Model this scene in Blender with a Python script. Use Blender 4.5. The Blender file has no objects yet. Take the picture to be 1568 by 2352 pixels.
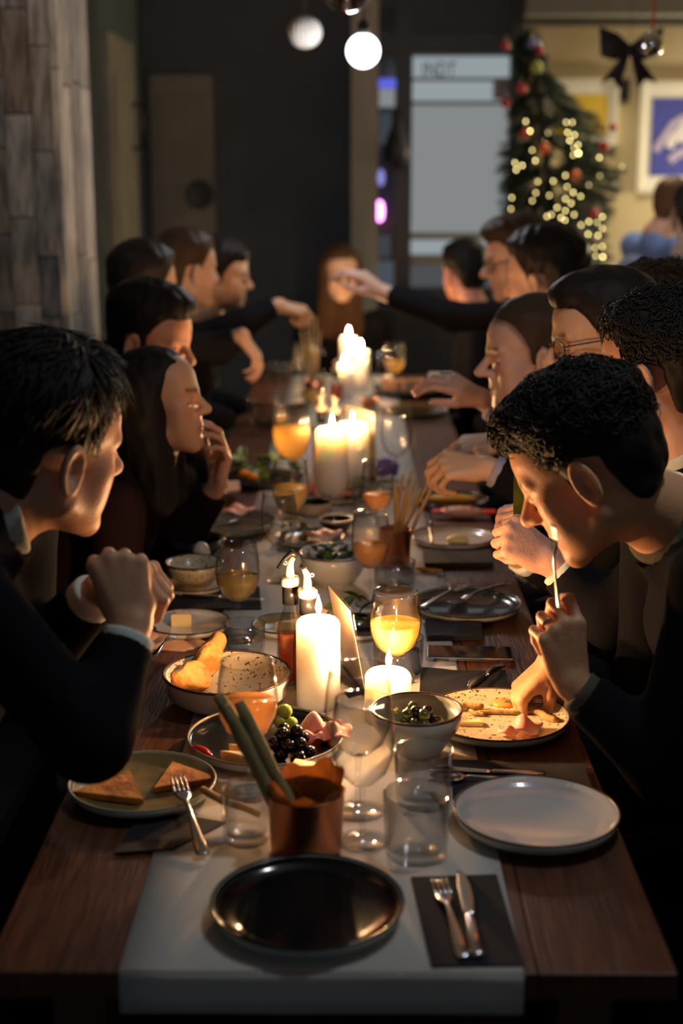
import bpy, bmesh, math, random
import numpy as np
from mathutils import Vector, Matrix

random.seed(7)
RNG = np.random.default_rng(7)
scene = bpy.context.scene
COL = scene.collection

# ------------------------------------------------------------------ camera
FPX, CX, CY = 3267.0, 784.0, 1176.0
PITCH, YAW, CAM_Z = math.radians(13.36), 0.0058, 1.67
cam_data = bpy.data.cameras.new('camera')
cam = bpy.data.objects.new('camera', cam_data)
COL.objects.link(cam)
cam.location = (0, 0, CAM_Z)
cam.rotation_euler = (math.pi / 2 - PITCH, 0, YAW)
cam_data.sensor_fit = 'VERTICAL'
cam_data.sensor_height = 36.0
cam_data.sensor_width = 24.0
cam_data.lens = 36.0 * FPX / 2352.0
cam_data.clip_start = 0.05
cam_data.dof.use_dof = True
cam_data.dof.focus_distance = 2.52
cam_data.dof.aperture_fstop = 2.2
scene.camera = cam

# ------------------------------------------------------------------ world, exposure
world = bpy.data.worlds.new('night_room')
scene.world = world
world.use_nodes = True
bg = world.node_tree.nodes['Background']
bg.inputs[0].default_value = (0.60, 0.72, 0.90, 1)
bg.inputs[1].default_value = 0.105
vs = scene.view_settings
vs.view_transform = 'Standard'
vs.look = 'None'
vs.exposure = 0.0
vs.gamma = 1.0
vs.use_curve_mapping = False
scene.cycles.sample_clamp_indirect = 40.0

def lamp(name, loc, power, color, radius=0.05, kind='POINT', rot=None, spot=None, parent=None):
    d = bpy.data.lights.new(name, kind)
    d.energy = power
    d.color = color
    if kind in ('POINT', 'SPOT'):
        d.shadow_soft_size = radius
    if kind == 'SPOT' and spot:
        d.spot_size, d.spot_blend = spot
    o = bpy.data.objects.new(name, d)
    COL.objects.link(o)
    o.location = loc
    if rot is not None:
        o.rotation_euler = rot
    if parent is not None:
        o.parent = parent
    return o

FLAME = (1.0, 0.54, 0.235)

# ------------------------------------------------------------------ pixel -> place
_R = (Matrix.Rotation(YAW, 3, 'Z') @ Matrix.Rotation(math.pi / 2 - PITCH, 3, 'X'))
def ray(px, py):
    return _R @ Vector(((px - CX) / FPX, -(py - CY) / FPX, -1.0))
def at(px, py, Y):
    r = ray(px, py)
    return Vector((0, 0, CAM_Z)) + r * (Y / r.y)
TZ = 0.75
def tab(px, py, z=None):
    r = ray(px, py)
    z = TZ + 0.002 if z is None else z
    return Vector((0, 0, CAM_Z)) + r * ((z - CAM_Z) / r.z)

# ------------------------------------------------------------------ object helpers
def link(name, me, mat=None, parent=None, loc=None):
    o = bpy.data.objects.new(name, me)
    COL.objects.link(o)
    if mat is not None and me is not None:
        if not me.materials:
            me.materials.append(mat)
    if parent is not None:
        o.parent = parent
    if loc is not None:
        o.location = loc
    return o
def tag(o, label, cat, group=None):
    o['label'] = label
    o['category'] = cat
    if group:
        o['group'] = group
    return o
def thing(name, label, cat, loc=(0, 0, 0), rz=0.0, group=None):
    o = bpy.data.objects.new(name, None)
    o.empty_display_size = 0.05
    COL.objects.link(o)
    o.location = loc
    o.rotation_euler = (0, 0, rz)
    return tag(o, label, cat, group)
def struct(o):
    o['kind'] = 'structure'
    return o
def pyd(name, V, F, smooth=True):
    me = bpy.data.meshes.new(name)
    me.from_pydata([tuple(v) for v in V], [], F)
    me.validate()
    if smooth:
        me.shade_smooth()
    return me
def fix_normals(me):
    b = bmesh.new()
    b.from_mesh(me)
    bmesh.ops.recalc_face_normals(b, faces=b.faces)
    b.to_mesh(me)
    b.free()
    return me
def npmesh(name, V, F):
    me = bpy.data.meshes.new(name)
    n, m = len(V), len(F)
    me.vertices.add(n)
    me.vertices.foreach_set('co', np.ascontiguousarray(V, dtype=np.float32).ravel())
    me.loops.add(4 * m)
    me.loops.foreach_set('vertex_index', np.ascontiguousarray(F, dtype=np.int32).ravel())
    me.polygons.add(m)
    me.polygons.foreach_set('loop_start', np.arange(0, 4 * m, 4, dtype=np.int32))
    me.update(calc_edges=True)
    me.validate()
    me.shade_smooth()
    return me
def box_mesh(name, sx, sy, sz, bev=0.0, z0=True, seg=2):
    b = bmesh.new()
    bmesh.ops.create_cube(b, size=1.0)
    bmesh.ops.scale(b, vec=(sx, sy, sz), verts=b.verts)
    if z0:
        bmesh.ops.translate(b, vec=(0, 0, sz / 2), verts=b.verts)
    if bev > 0:
        bmesh.ops.bevel(b, geom=b.edges[:], offset=bev, segments=seg, affect='EDGES', profile=0.6)
    me = bpy.data.meshes.new(name)
    b.to_mesh(me)
    b.free()
    return me
def box(name, lo, hi, mat, parent=None, bev=0.0):
    s = [hi[i] - lo[i] for i in range(3)]
    me = box_mesh(name, *s, bev=bev, z0=False)
    o = link(name, me, mat, parent)
    o.location = [(hi[i] + lo[i]) / 2 for i in range(3)]
    return o
def lathe(name, prof, seg=48, close=True, wob=0.0, sm=True):
    """prof: list of (r, z) from the axis/outside round to the inside; r=0 ends are capped."""
    V, F, rings = [], [], []
    for (r, z) in prof:
        if r < 1e-6:
            rings.append([len(V)])
            V.append((0, 0, z))
        else:
            ring = []
            for k in range(seg):
                a = 2 * math.pi * k / seg
                rr = r * (1 + wob * math.sin(3 * a + 1) + wob * 0.6 * math.sin(5 * a))
                ring.append(len(V))
                V.append((rr * math.cos(a), rr * math.sin(a), z))
            rings.append(ring)
    pairs = list(zip(rings[:-1], rings[1:]))
    if close and len(rings[0]) > 1 and len(rings[-1]) > 1:
        pairs.append((rings[-1], rings[0]))
    for A, B in pairs:
        for k in range(seg):
            k2 = (k + 1) % seg
            if len(A) == 1 and len(B) == 1:
                continue
            if len(A) == 1:
                F.append((A[0], B[k2], B[k]))
            elif len(B) == 1:
                F.append((A[k], A[k2], B[0]))
            else:
                F.append((A[k], A[k2], B[k2], B[k]))
    return fix_normals(pyd(name, V, F, sm))
def tube(name, pts, rad, seg=10, caps=True):
    """round tube along pts; rad number or list"""
    P = [Vector(p) for p in pts]
    n = len(P)
    R = rad if isinstance(rad, (list, tuple)) else [rad] * n
    V, F = [], []
    up = Vector((0.13, 0.21, 0.97))
    for i in range(n):
        t = (P[min(i + 1, n - 1)] - P[max(i - 1, 0)]).normalized()
        x = t.cross(up)
        if x.length < 1e-3:
            x = t.cross(Vector((1, 0, 0)))
        x.normalize()
        y = x.cross(t)
        for k in range(seg):
            a = 2 * math.pi * k / seg
            V.append(P[i] + (x * math.cos(a) + y * math.sin(a)) * R[i])
    for i in range(n - 1):
        for k in range(seg):
            k2 = (k + 1) % seg
            F.append((i * seg + k, i * seg + k2, (i + 1) * seg + k2, (i + 1) * seg + k))
    if caps:
        F.append(tuple(range(seg)))
        F.append(tuple((n - 1) * seg + k for k in range(seg)))
    return fix_normals(pyd(name, V, F))
def slab(name, quad, th, mat=None, parent=None, nx=1, ny=1, zf=None):
    """thin sheet over four points (a,b,c,d counter-clockwise), thickness th upwards, optional height function"""
    a, b, c, d = [Vector(q) for q in quad]
    V, F = [], []
    for layer in (0, 1):
        for j in range(ny + 1):
            for i in range(nx + 1):
                u, v = i / nx, j / ny
                p = a.lerp(b, u).lerp(d.lerp(c, u), v)
                dz = zf(u, v) if zf else 0
                V.append((p.x, p.y, p.z + dz + (th if layer else 0)))
    W = nx + 1
    N = W * (ny + 1)
    for j in range(ny):
        for i in range(nx):
            q = (j * W + i, j * W + i + 1, (j + 1) * W + i + 1, (j + 1) * W + i)
            F.append(tuple(N + k for k in q))
            F.append(q[::-1])
    rim = [i for i in range(W)] + [j * W + nx for j in range(1, ny + 1)] + \
          [ny * W + i for i in range(nx - 1, -1, -1)] + [j * W for j in range(ny - 1, 0, -1)]
    for k in range(len(rim)):
        p, q = rim[k], rim[(k + 1) % len(rim)]
        F.append((p, q, N + q, N + p))
    cen = sum((Vector(v) for v in V), Vector()) / len(V)
    cen.z = min(v[2] for v in V)
    V = [tuple(Vector(v) - cen) for v in V]
    me = fix_normals(pyd(name, V, F, False))
    o = link(name, me, mat, parent)
    o.location = cen
    return o
def dup(root):
    r = root.copy()
    COL.objects.link(r)
    for ch in root.children:
        c = ch.copy()
        COL.objects.link(c)
        c.parent = r
        for g in ch.children:
            d = g.copy()
            COL.objects.link(d)
            d.parent = c
    return r

# ------------------------------------------------------------------ materials
MATS = {}
def nodes_of(m):
    m.use_nodes = True
    return m.node_tree.nodes, m.node_tree.links
def pm(name, col, rough=0.5, metal=0.0, spec=0.5, trans=0.0, ior=1.45, sss=0.0, sssr=(1, .5, .3), sscale=0.01,
       emit=None, es=0.0, coat=0.0, noise=None, bump=None, vcol=None, sheen=0.0, rand=0.0):
    """principled material; noise=(scale, col2, stretch xyz, lo, hi); bump=(scale, strength, stretch)"""
    if name in MATS:
        return MATS[name]
    m = bpy.data.materials.new(name)
    N, L = nodes_of(m)
    p = N['Principled BSDF']
    I = p.inputs
    I['Base Color'].default_value = (*col, 1)
    I['Roughness'].default_value = rough
    I['Metallic'].default_value = metal
    I['Specular IOR Level'].default_value = spec
    I['Transmission Weight'].default_value = trans
    I['IOR'].default_value = ior
    if sss:
        I['Subsurface Weight'].default_value = sss
        I['Subsurface Radius'].default_value = sssr
        I['Subsurface Scale'].default_value = sscale
    if emit:
        I['Emission Color'].default_value = (*emit, 1)
        I['Emission Strength'].default_value = es
    I['Coat Weight'].default_value = coat
    I['Sheen Weight'].default_value = sheen
    def coords(stretch):
        tc = N.new('ShaderNodeTexCoord')
        mp = N.new('ShaderNodeMapping')
        mp.inputs['Scale'].default_value = stretch
        L.new(tc.outputs['Object'], mp.inputs['Vector'])
        return mp.outputs[0]
    last = None
    if vcol:
        a = N.new('ShaderNodeAttribute')
        a.attribute_name = vcol
        last = a.outputs['Color']
    if noise:
        sc, c2, st, lo, hi = noise
        t = N.new('ShaderNodeTexNoise')
        t.inputs['Scale'].default_value = sc
        t.inputs['Detail'].default_value = 6
        L.new(coords(st), t.inputs['Vector'])
        r = N.new('ShaderNodeMapRange')
        r.inputs['From Min'].default_value = lo
        r.inputs['From Max'].default_value = hi
        L.new(t.outputs['Fac'], r.inputs['Value'])
        mx = N.new('ShaderNodeMixRGB')
        L.new(r.outputs[0], mx.inputs['Fac'])
        if last is not None:
            L.new(last, mx.inputs['Color1'])
        else:
            mx.inputs['Color1'].default_value = (*col, 1)
        mx.inputs['Color2'].default_value = (*c2, 1)
        last = mx.outputs[0]
    if rand:
        oi = N.new('ShaderNodeObjectInfo')
        hs = N.new('ShaderNodeHueSaturation')
        mr = N.new('ShaderNodeMapRange')
        mr.inputs['To Min'].default_value = 1 - rand
        mr.inputs['To Max'].default_value = 1 + rand
        L.new(oi.outputs['Random'], mr.inputs['Value'])
        L.new(mr.outputs[0], hs.inputs['Value'])
        if last is not None:
            L.new(last, hs.inputs['Color'])
        else:
            hs.inputs['Color'].default_value = (*col, 1)
        last = hs.outputs[0]
    if last is not None:
        L.new(last, I['Base Color'])
    if bump:
        sc, stg, st = bump
        t = N.new('ShaderNodeTexNoise')
        t.inputs['Scale'].default_value = sc
        t.inputs['Detail'].default_value = 5
        L.new(coords(st), t.inputs['Vector'])
        b = N.new('ShaderNodeBump')
        b.inputs['Strength'].default_value = stg
        b.inputs['Distance'].default_value = 0.01
        L.new(t.outputs['Fac'], b.inputs['Height'])
        L.new(b.outputs[0], I['Normal'])
    MATS[name] = m
    return m
def thin_glass(name, tint=(1, 1, 1), rough=0.02, boost=1.0, edge=.45):
    """clear drinking glass: see-through with a Fresnel reflection"""
    if name in MATS:
        return MATS[name]
    m = bpy.data.materials.new(name)
    N, L = nodes_of(m)
    N.remove(N['Principled BSDF'])
    out = N['Material Output']
    tr = N.new('ShaderNodeBsdfTransparent')
    gl = N.new('ShaderNodeBsdfGlossy')
    gl.inputs['Roughness'].default_value = rough
    fr = N.new('ShaderNodeLayerWeight')
    fr.inputs['Blend'].default_value = 0.5
    pw = N.new('ShaderNodeMath')
    pw.operation = 'POWER'
    pw.inputs[1].default_value = 4.0
    L.new(fr.outputs['Facing'], pw.inputs[0])
    ed = N.new('ShaderNodeMixRGB')
    ed.inputs['Color1'].default_value = (*tint, 1)
    ed.inputs['Color2'].default_value = (tint[0] * edge, tint[1] * edge, tint[2] * edge, 1)
    L.new(pw.outputs[0], ed.inputs['Fac'])
    L.new(ed.outputs[0], tr.inputs[0])
    mu = N.new('ShaderNodeMath')
    mu.operation = 'MULTIPLY_ADD'
    mu.use_clamp = True
    mu.inputs[1].default_value = 0.62 * boost
    mu.inputs[2].default_value = 0.045 * boost
    mx = N.new('ShaderNodeMixShader')
    L.new(pw.outputs[0], mu.inputs[0])
    L.new(mu.outputs[0], mx.inputs[0])
    L.new(tr.outputs[0], mx.inputs[1])
    L.new(gl.outputs[0], mx.inputs[2])
    L.new(mx.outputs[0], out.inputs['Surface'])
    MATS[name] = m
    return m
def liquid(name, col, cloud=0.5, clear=(1, .8, .4)):
    """cloudy drink: part see-through, part scattering"""
    if name in MATS:
        return MATS[name]
    m = bpy.data.materials.new(name)
    N, L = nodes_of(m)
    N.remove(N['Principled BSDF'])
    out = N['Material Output']
    tr = N.new('ShaderNodeBsdfTransparent')
    tr.inputs[0].default_value = (*clear, 1)
    tl = N.new('ShaderNodeBsdfTranslucent')
    tl.inputs[0].default_value = (*col, 1)
    df = N.new('ShaderNodeBsdfDiffuse')
    df.inputs[0].default_value = (*col, 1)
    gl = N.new('ShaderNodeBsdfGlossy')
    gl.inputs['Roughness'].default_value = 0.03
    m1 = N.new('ShaderNodeMixShader')
    m1.inputs[0].default_value = 0.35
    m2 = N.new('ShaderNodeMixShader')
    m2.inputs[0].default_value = cloud
    m3 = N.new('ShaderNodeMixShader')
    lw = N.new('ShaderNodeLayerWeight')
    lw.inputs['Blend'].default_value = 0.5
    pw = N.new('ShaderNodeMath')
    pw.operation = 'POWER'
    pw.inputs[1].default_value = 4.0
    L.new(lw.outputs['Facing'], pw.inputs[0])
    fr = N.new('ShaderNodeMath')
    fr.operation = 'MULTIPLY_ADD'
    fr.inputs[1].default_value = 0.5
    fr.inputs[2].default_value = 0.03
    L.new(pw.outputs[0], fr.inputs[0])
    L.new(tl.outputs[0], m1.inputs[1])
    L.new(df.outputs[0], m1.inputs[2])
    L.new(tr.outputs[0], m2.inputs[1])
    L.new(m1.outputs[0], m2.inputs[2])
    L.new(fr.outputs[0], m3.inputs[0])
    L.new(m2.outputs[0], m3.inputs[1])
    L.new(gl.outputs[0], m3.inputs[2])
    L.new(m3.outputs[0], out.inputs['Surface'])
    MATS[name] = m
    return m
def emitter(name, col, strength):
    if name in MATS:
        return MATS[name]
    m = bpy.data.materials.new(name)
    N, L = nodes_of(m)
    N.remove(N['Principled BSDF'])
    e = N.new('ShaderNodeEmission')
    e.inputs[0].default_value = (*col, 1)
    e.inputs[1].default_value = strength
    L.new(e.outputs[0], N['Material Output'].inputs['Surface'])
    MATS[name] = m
    return m

M_WOOD = pm('table_wood', (.13, .050, .024), .40, noise=(9, (.06, .022, .012), (9, .7, 3), .35, .7), bump=(30, .15, (6, .5, 2)))
M_RUNNER = pm('linen_runner', (.62, .60, .56), .9, bump=(260, .12, (1, 1, 1)), noise=(3, (.55, .53, .49), (1, 1, 1), .3, .7))
M_NAPKIN = pm('dark_napkin', (.012, .012, .017), .85, bump=(300, .2, (1, 1, 1)))
M_BLACKGLAZE = pm('black_glaze', (.007, .009, .011), .12, coat=.1)
M_WHITEGLAZE = pm('white_glaze', (.62, .62, .60), .18, coat=.4, noise=(7, (.55, .56, .55), (1, 1, 1), .4, .7))
M_CREAMSPECK = pm('speckled_cream_glaze', (.70, .60, .40), .25, coat=.3, noise=(150, (.12, .06, .025), (1, 1, 1), .60, .635))
M_OUTGLAZE = pm('celadon_glaze', (.50, .53, .47), .3, coat=.2)
M_RIM = pm('brown_glaze_edge', (.085, .040, .020), .25)
M_GREYGLAZE = pm('grey_glaze', (.16, .17, .15), .25, coat=.3, noise=(14, (.11, .12, .10), (1, 1, 1), .4, .65))
M_SLATE = pm('slate_glaze', (.030, .034, .038), .15, coat=.4, noise=(30, (.055, .06, .065), (1, 1, 1), .45, .7))
M_STEEL = pm('steel', (.62, .62, .64), .16, metal=1.0)
M_GLASS = thin_glass('drinking_glass', (.985, .985, .985), .025, 1.1, .5)
M_GLASSTHICK = thin_glass('thick_glass', (.965, .97, .97), .025, 1.15, .5)
M_ACRYL = thin_glass('acrylic', (.98, .97, .95), .03, .35, 1.0)
M_WINE_Y = liquid('cloudy_white_wine', (.93, .68, .26), .58, (1, .86, .52))
M_WINE_P = liquid('pale_wine', (.80, .62, .26), .50, (.96, .84, .50))
M_WINE_O = liquid('orange_wine', (.95, .56, .22), .60, (1, .74, .42))
M_WATER = thin_glass('water', (.97, .975, .98), .01, 1.0)
M_VINEGAR = liquid('red_vinegar', (.75, .16, .03), .75, (1, .35, .08))
M_OIL = liquid('olive_oil', (.70, .52, .06), .45, (.95, .80, .18))
M_WAX = pm('candle_wax', (.95, .93, .89), .45, sss=1.0, sssr=(1.0, .86, .70), sscale=.045)
M_WICK = pm('candle_wick', (.02, .015, .01), .9)
M_FLAME = emitter('candle_flame', (1.0, .66, .28), 38)
M_COPPER = pm('copper', (.55, .20, .09), .33, metal=1.0, bump=(18, .25, (1, 1, 1)))
M_KRAFT = liquid('kraft_paper', (.60, .33, .12), 1.0)
M_STICK = pm('breadstick_crust', (.52, .33, .12), .75, bump=(120, .35, (1, 1, .3)), noise=(30, (.38, .20, .06), (1, 1, .3), .4, .7))
M_STICKDARK = pm('olive_breadstick', (.36, .27, .11), .8, bump=(120, .35, (1, 1, .3)), noise=(40, (.22, .17, .06), (1, 1, .3), .4, .7))
M_BREAD = pm('bread_crumb', (.85, .52, .15), .8, bump=(70, .6, (1, 1, 1)), noise=(22, (.70, .26, .05), (1, 1, 1), .45, .62))
M_CRUST = pm('bread_crust', (.50, .22, .05), .7, bump=(60, .4, (1, 1, 1)), noise=(25, (.28, .10, .025), (1, 1, 1), .45, .62))
M_HAM = pm('cured_ham', (.80, .30, .24), .45, sss=.25, sscale=.006, noise=(18, (.85, .52, .44), (1, 1, 1), .45, .62))
M_CHEESE = pm('cheese', (.80, .64, .34), .55, sss=.2, sscale=.01)
M_GRAPEB = pm('black_grape', (.012, .008, .016), .22, coat=.2)
M_GRAPEG = pm('green_grape', (.42, .48, .06), .25, sss=.4, sscale=.008)
M_OLIVE = pm('green_olive', (.07, .09, .015), .15, coat=.5, rand=.5)
M_OLIVEP = pm('purple_olive', (.045, .012, .014), .15, coat=.5, rand=.4)
M_LEAF = pm('green_leaf', (.10, .17, .035), .5, noise=(30, (.05, .09, .015), (1, 1, 1), .4, .7))
M_CHILLI = pm('red_chilli', (.65, .02, .012), .2, coat=.5)
M_BLACKPL = pm('black_plastic', (.012, .012, .013), .3)
M_POUR = pm('ivory_plastic', (.72, .60, .44), .4, sss=.2, sscale=.01)
M_PAPERCARD = pm('menu_card', (.66, .50, .36), .6, noise=(5, (.5, .36, .24), (1, 1, 1), .4, .7))
# ------------------------------------------------------------------ the room
M_FLOOR = pm('floor_boards', (.045, .030, .020), .5, noise=(6, (.025, .017, .012), (6, .6, 1), .35, .7))
M_DARKWALL = pm('dark_wall_paint', (.062, .072, .086), .75, noise=(4, (.055, .064, .076), (1, 1, 1), .4, .6))
M_TEAL = pm('dark_teal_paint', (.060, .078, .080), .6)
M_BEIGE = pm('beige_plaster', (.56, .46, .28), .8, noise=(3, (.49, .40, .235), (1, 1, 1), .4, .65), bump=(40, .08, (1, 1, 1)))
M_DOORTAN = pm('taupe_door_paint', (.20, .18, .145), .6, noise=(5, (.17, .152, .12), (1, 1, 1), .4, .65))
M_COLUMN = pm('taupe_column', (.36, .32, .27), .8, noise=(4, (.28, .25, .21), (1, 1, .4), .4, .65))
M_FRAME = pm('dark_steel_frame', (.020, .020, .026), .45)
M_CEIL = pm('ceiling_paint', (.30, .28, .25), .85)
M_BEAM = pm('grey_beam_paint', (.20, .19, .17), .7)
M_PANE = thin_glass('window_pane', (.9, .92, .95), .05, 1.5)
M_BLIND = emitter('street_lit_blind', (.78, .82, .82), .30)
M_BLIND2 = emitter('street_lit_glass', (.70, .80, .84), .42)
M_LETTER = pm('door_lettering', (.02, .02, .02), .6)
M_SIGNLILAC = emitter('lilac_transom_glow', (.50, .42, .60), .17)
M_BLUELED = emitter('blue_led', (.16, .18, 1.0), .75)
M_PINKLED = emitter('pink_led', (1.0, .30, .95), 5.0)

YB = 8.30            # back wall plane
WX = lambda px, Y=YB: at(px, 450, Y).x
WZ = lambda py, Y=YB: at(800, py, Y).z

floor = struct(link('floor', box_mesh('floor', 9, 13, .10), M_FLOOR, loc=(1.2, 4.2, -.10)))
ceil = struct(link('ceiling', box_mesh('ceiling', 9, 13, .10), M_CEIL, loc=(1.2, 4.2, 2.90)))
xL = -1.17
struct(box('wall_left', (xL - .12, 5.55, 0), (xL, YB + .12, 2.9), M_TEAL))
struct(box('wall_back', (xL - .12, YB, 0), (WX(806), YB + .12, 2.9), M_DARKWALL))
struct(box('wall_back_beige', (WX(1176), YB, 0), (3.6, YB + .12, 2.9), M_BEIGE))
struct(box('wall_right', (3.6, -2.0, 0), (3.72, YB + .12, 2.9), M_BEIGE))
struct(box('wall_far_left', (-3.1, -2.0, 0), (-3.0, 5.2, 2.9), M_DARKWALL))
struct(box('wall_nook', (-3.0, 5.35, 0), (xL - .12, 5.45, 2.9), M_DARKWALL))
struct(box('trim_1', (WX(806), YB - .16, 0), (WX(866), YB + .12, 2.9), M_COLUMN))

# taupe door in the left wall and taupe door in the back wall
def door(name, lo, hi, mat, axis):
    root = bpy.data.objects.new(name, None)
    COL.objects.link(root)
    struct(root)
    box('door_leaf', lo, hi, mat, root, .004)
    return root
d1 = door('door_1', (xL - .01, 7.02, .02), (xL + .03, 7.85, 2.33), M_DOORTAN, 'x')
for z0, z1 in ((.25, 1.05), (1.20, 2.15)):
    box('door_panel', (xL + .03, 7.14, z0), (xL + .042, 7.73, z1), M_DOORTAN, d1, .006)
tube_me = tube('pull', [(0, 0, 0), (.05, 0, 0), (.05, 0, -.22), (0, 0, -.22)], .010, 8)
link('pull_handle', tube_me, pm('bronze', (.05, .03, .02), .4, metal=1), d1, (xL + .042, 7.62, 2.02))
d2 = door('door_2', (WX(352), YB - .035, .02), (WX(494), YB - .005, WZ(172)), M_DOORTAN, 'y')
for z0, z1 in ((.25, 1.0), (1.15, 2.1)):
    box('door_panel', (WX(368), YB - .046, z0), (WX(478), YB - .035, z1), M_DOORTAN, d2, .006)
wre = thing('wall_clock', 'small dark round clock on the taupe back door', 'clock', (WX(462), YB - .05, WZ(446)))
cl = link('clock_case', lathe('case', [(0, 0), (.075, 0), (.08, .012), (.075, .025), (.065, .022), (0, .022)], 32), M_FRAME, wre)
cl.rotation_euler = (math.pi / 2, 0, 0)

# glazed shop front: narrow side light, then the wide door with the lettered transom
w1 = bpy.data.objects.new('window_1', None); COL.objects.link(w1); struct(w1)
x0, x1, x2, x3 = WX(866), WX(906), WX(943), WX(1172)
box('frame_post', (x1, YB - .06, 0), (x2, YB + .08, 2.9), M_FRAME, w1)
box('frame_post', (x3 - .02, YB - .06, 0), (WX(1185), YB + .08, 2.9), M_FRAME, w1)
box('frame_sill', (x0, YB - .05, 0), (x3, YB + .08, WZ(660)), M_FRAME, w1)
box('frame_head', (x0, YB - .05, WZ(126)), (x3, YB + .08, WZ(78)), M_FRAME, w1)
box('transom_pane', (WX(935), YB + .03, WZ(76)), (WX(1118), YB + .04, WZ(22)), M_SIGNLILAC, w1)
box('frame_top', (x0, YB - .02, WZ(78)), (x3, YB + .02, 2.9), M_FRAME, w1)
box('transom_pane_dark', (WX(866), YB - .03, WZ(70)), (WX(934), YB - .02, WZ(20)), M_PANE, w1)
box('side_pane', (x0, YB + .03, WZ(600)), (x1, YB + .035, WZ(126)), pm('night_glass', (.05, .06, .075), .1, coat=.5), w1)
box('lit_pane', (WX(869), YB + .02, WZ(245)), (WX(905), YB + .025, WZ(203)), M_BLIND, w1)
for ya, yb, m in ((262, 330, 'reflection_glow'), (540, 590, 'reflection_glow')):
    box('side_reflection', (WX(869), YB + .02, WZ(yb)), (WX(898), YB + .025, WZ(ya)), emitter(m, (.5, .6, .7), .09), w1)  # dim glowing patches imitate reflections in the side pane
d3 = bpy.data.objects.new('door_3', None); COL.objects.link(d3); struct(d3)
box('blind', (x2, YB + .05, WZ(535)), (x3, YB + .055, WZ(236)), M_BLIND, d3)
box('upper_pane', (x2, YB + .05, WZ(236)), (x3, YB + .055, WZ(128)), M_BLIND2, d3)
box('lower_pane', (x2, YB + .05, WZ(585)), (x3, YB + .055, WZ(550)), M_BLIND2, d3)
box('bottom_pane', (x2, YB + .05, WZ(700)), (x3, YB + .055, WZ(612)), emitter('dim_street_glass', (.6, .65, .7), .12), d3)
for ya, yb in ((185, 178), (240, 232), (551, 535), (612, 585)):
    box('glazing_bar', (x2, YB + .02, WZ(ya)), (x3, YB + .06, WZ(yb)), pm('grey_bar', (.18, .19, .19), .5), d3)
box('closer_box', (WX(1128), YB + .015, WZ(228)), (WX(1172), YB + .05, WZ(186)), pm('closer_grey', (.20, .20, .21), .5), d3)
fc = bpy.data.curves.new('lettering', 'FONT')
fc.body = 'INDT'
fc.size = .115
fc.extrude = .002
fo = bpy.data.objects.new('tmp_text', fc)
COL.objects.link(fo)
bpy.context.view_layer.update()
fme = bpy.data.meshes.new_from_object(fo)
bpy.data.objects.remove(fo)
lt = link('lettering', fme, M_LETTER, d3, (WX(966), YB + .04, WZ(175)))
lt.rotation_euler = (math.pi / 2, 0, 0)
lt.scale = (.70, 1, 1)
o = tag(box('blue_sign', (WX(868), YB - .05, WZ(203)), (WX(932), YB - .03, WZ(182)), M_BLUELED), 'glowing blue strip sign in the narrow window', 'sign')
o = tag(link('pink_light', lathe('p', [(0, -.06), (.02, -.045), (.026, 0), (.02, .045), (0, .06)], 20), M_PINKLED, loc=(WX(871), YB - .08, WZ(484))),
        'glowing pink lamp in the narrow window', 'lamp')
o = tag(link('violet_light', lathe('p', [(0, -.05), (.016, -.03), (.02, 0), (.016, .03), (0, .05)], 20), emitter('violet_led', (.4, .4, 1.0), .7), loc=(WX(874), YB - .08, WZ(408))),
        'small violet lamp above the pink lamp in the window', 'lamp')
# dark bottle-shaped decoration hanging on the window post
o = tag(link('hanging_bottle', lathe('hb', [(0, 0), (.07, .01), (.078, .10), (.06, .17), (.03, .24), (.022, .32), (0, .33)], 24), M_FRAME, loc=(WX(910), YB - .10, WZ(388))),
        'dark bottle shape hanging against the window post', 'decoration')
struct(box('trim_2', (WX(1186), YB - .25, WZ(44)), (3.6, YB, WZ(-40)), M_BEAM))
struct(box('trim_3', (WX(1186), YB - .10, WZ(62)), (3.6, YB, WZ(44)), pm('dark_beam', (.08, .07, .055), .7)))
tag(link('switch_box', box_mesh('sb', .055, .03, .12, .006), M_BLACKPL, loc=(WX(1422), YB - .02, WZ(232))), 'small black switch box between the two posters', 'switch')

# posters on the beige wall
def poster(label, px0, px1, py0, py1, mx0, mx1, my0, my1, mat):
    r = thing('framed_poster', label, 'poster', (0, YB - .02, 0))
    r.location = (WX((px0 + px1) / 2), YB, WZ(py1))
    def rect(name, a, b, c, d, y0, y1, m):
        o = box(name, (WX(a), y0, WZ(d)), (WX(b), y1, WZ(c)), m)
        o.location -= r.location
        o.parent = r
        return o
    wf = pm('poster_white', (.74, .71, .64), .55)
    rect('mount', px0, px1, py0, py1, YB - .022, YB - .006, wf)
    t = 5
    fm = pm('poster_frame', (.68, .64, .55), .45)
    for a, b, c, d in ((px0 - t, px0 + t, py0 - t, py1 + t), (px1 - t, px1 + t, py0 - t, py1 + t),
                       (px0 + t, px1 - t, py0 - t, py0 + t), (px0 + t, px1 - t, py1 - t, py1 + t)):
        rect('frame_bar', a, b, c, d, YB - .035, YB - .001, fm)
    rect('print', mx0, mx1, my0, my1, YB - .026, YB - .022, mat)
    return r
pY = poster('white framed poster with a yellow square behind the tree', 1240, 1404, 186, 330, 1266, 1386, 218, 310, pm('print_yellow', (.62, .42, .03), .6))
pB = poster('white framed blue poster with a pale draped shape', 1463, 1680, 192, 438, 1486, 1660, 226, 404, pm('print_blue', (.055, .065, .36), .6))
mw = pm('print_white', (.66, .62, .66), .6)
ml = pm('print_lilac', (.42, .36, .55), .6)
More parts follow.
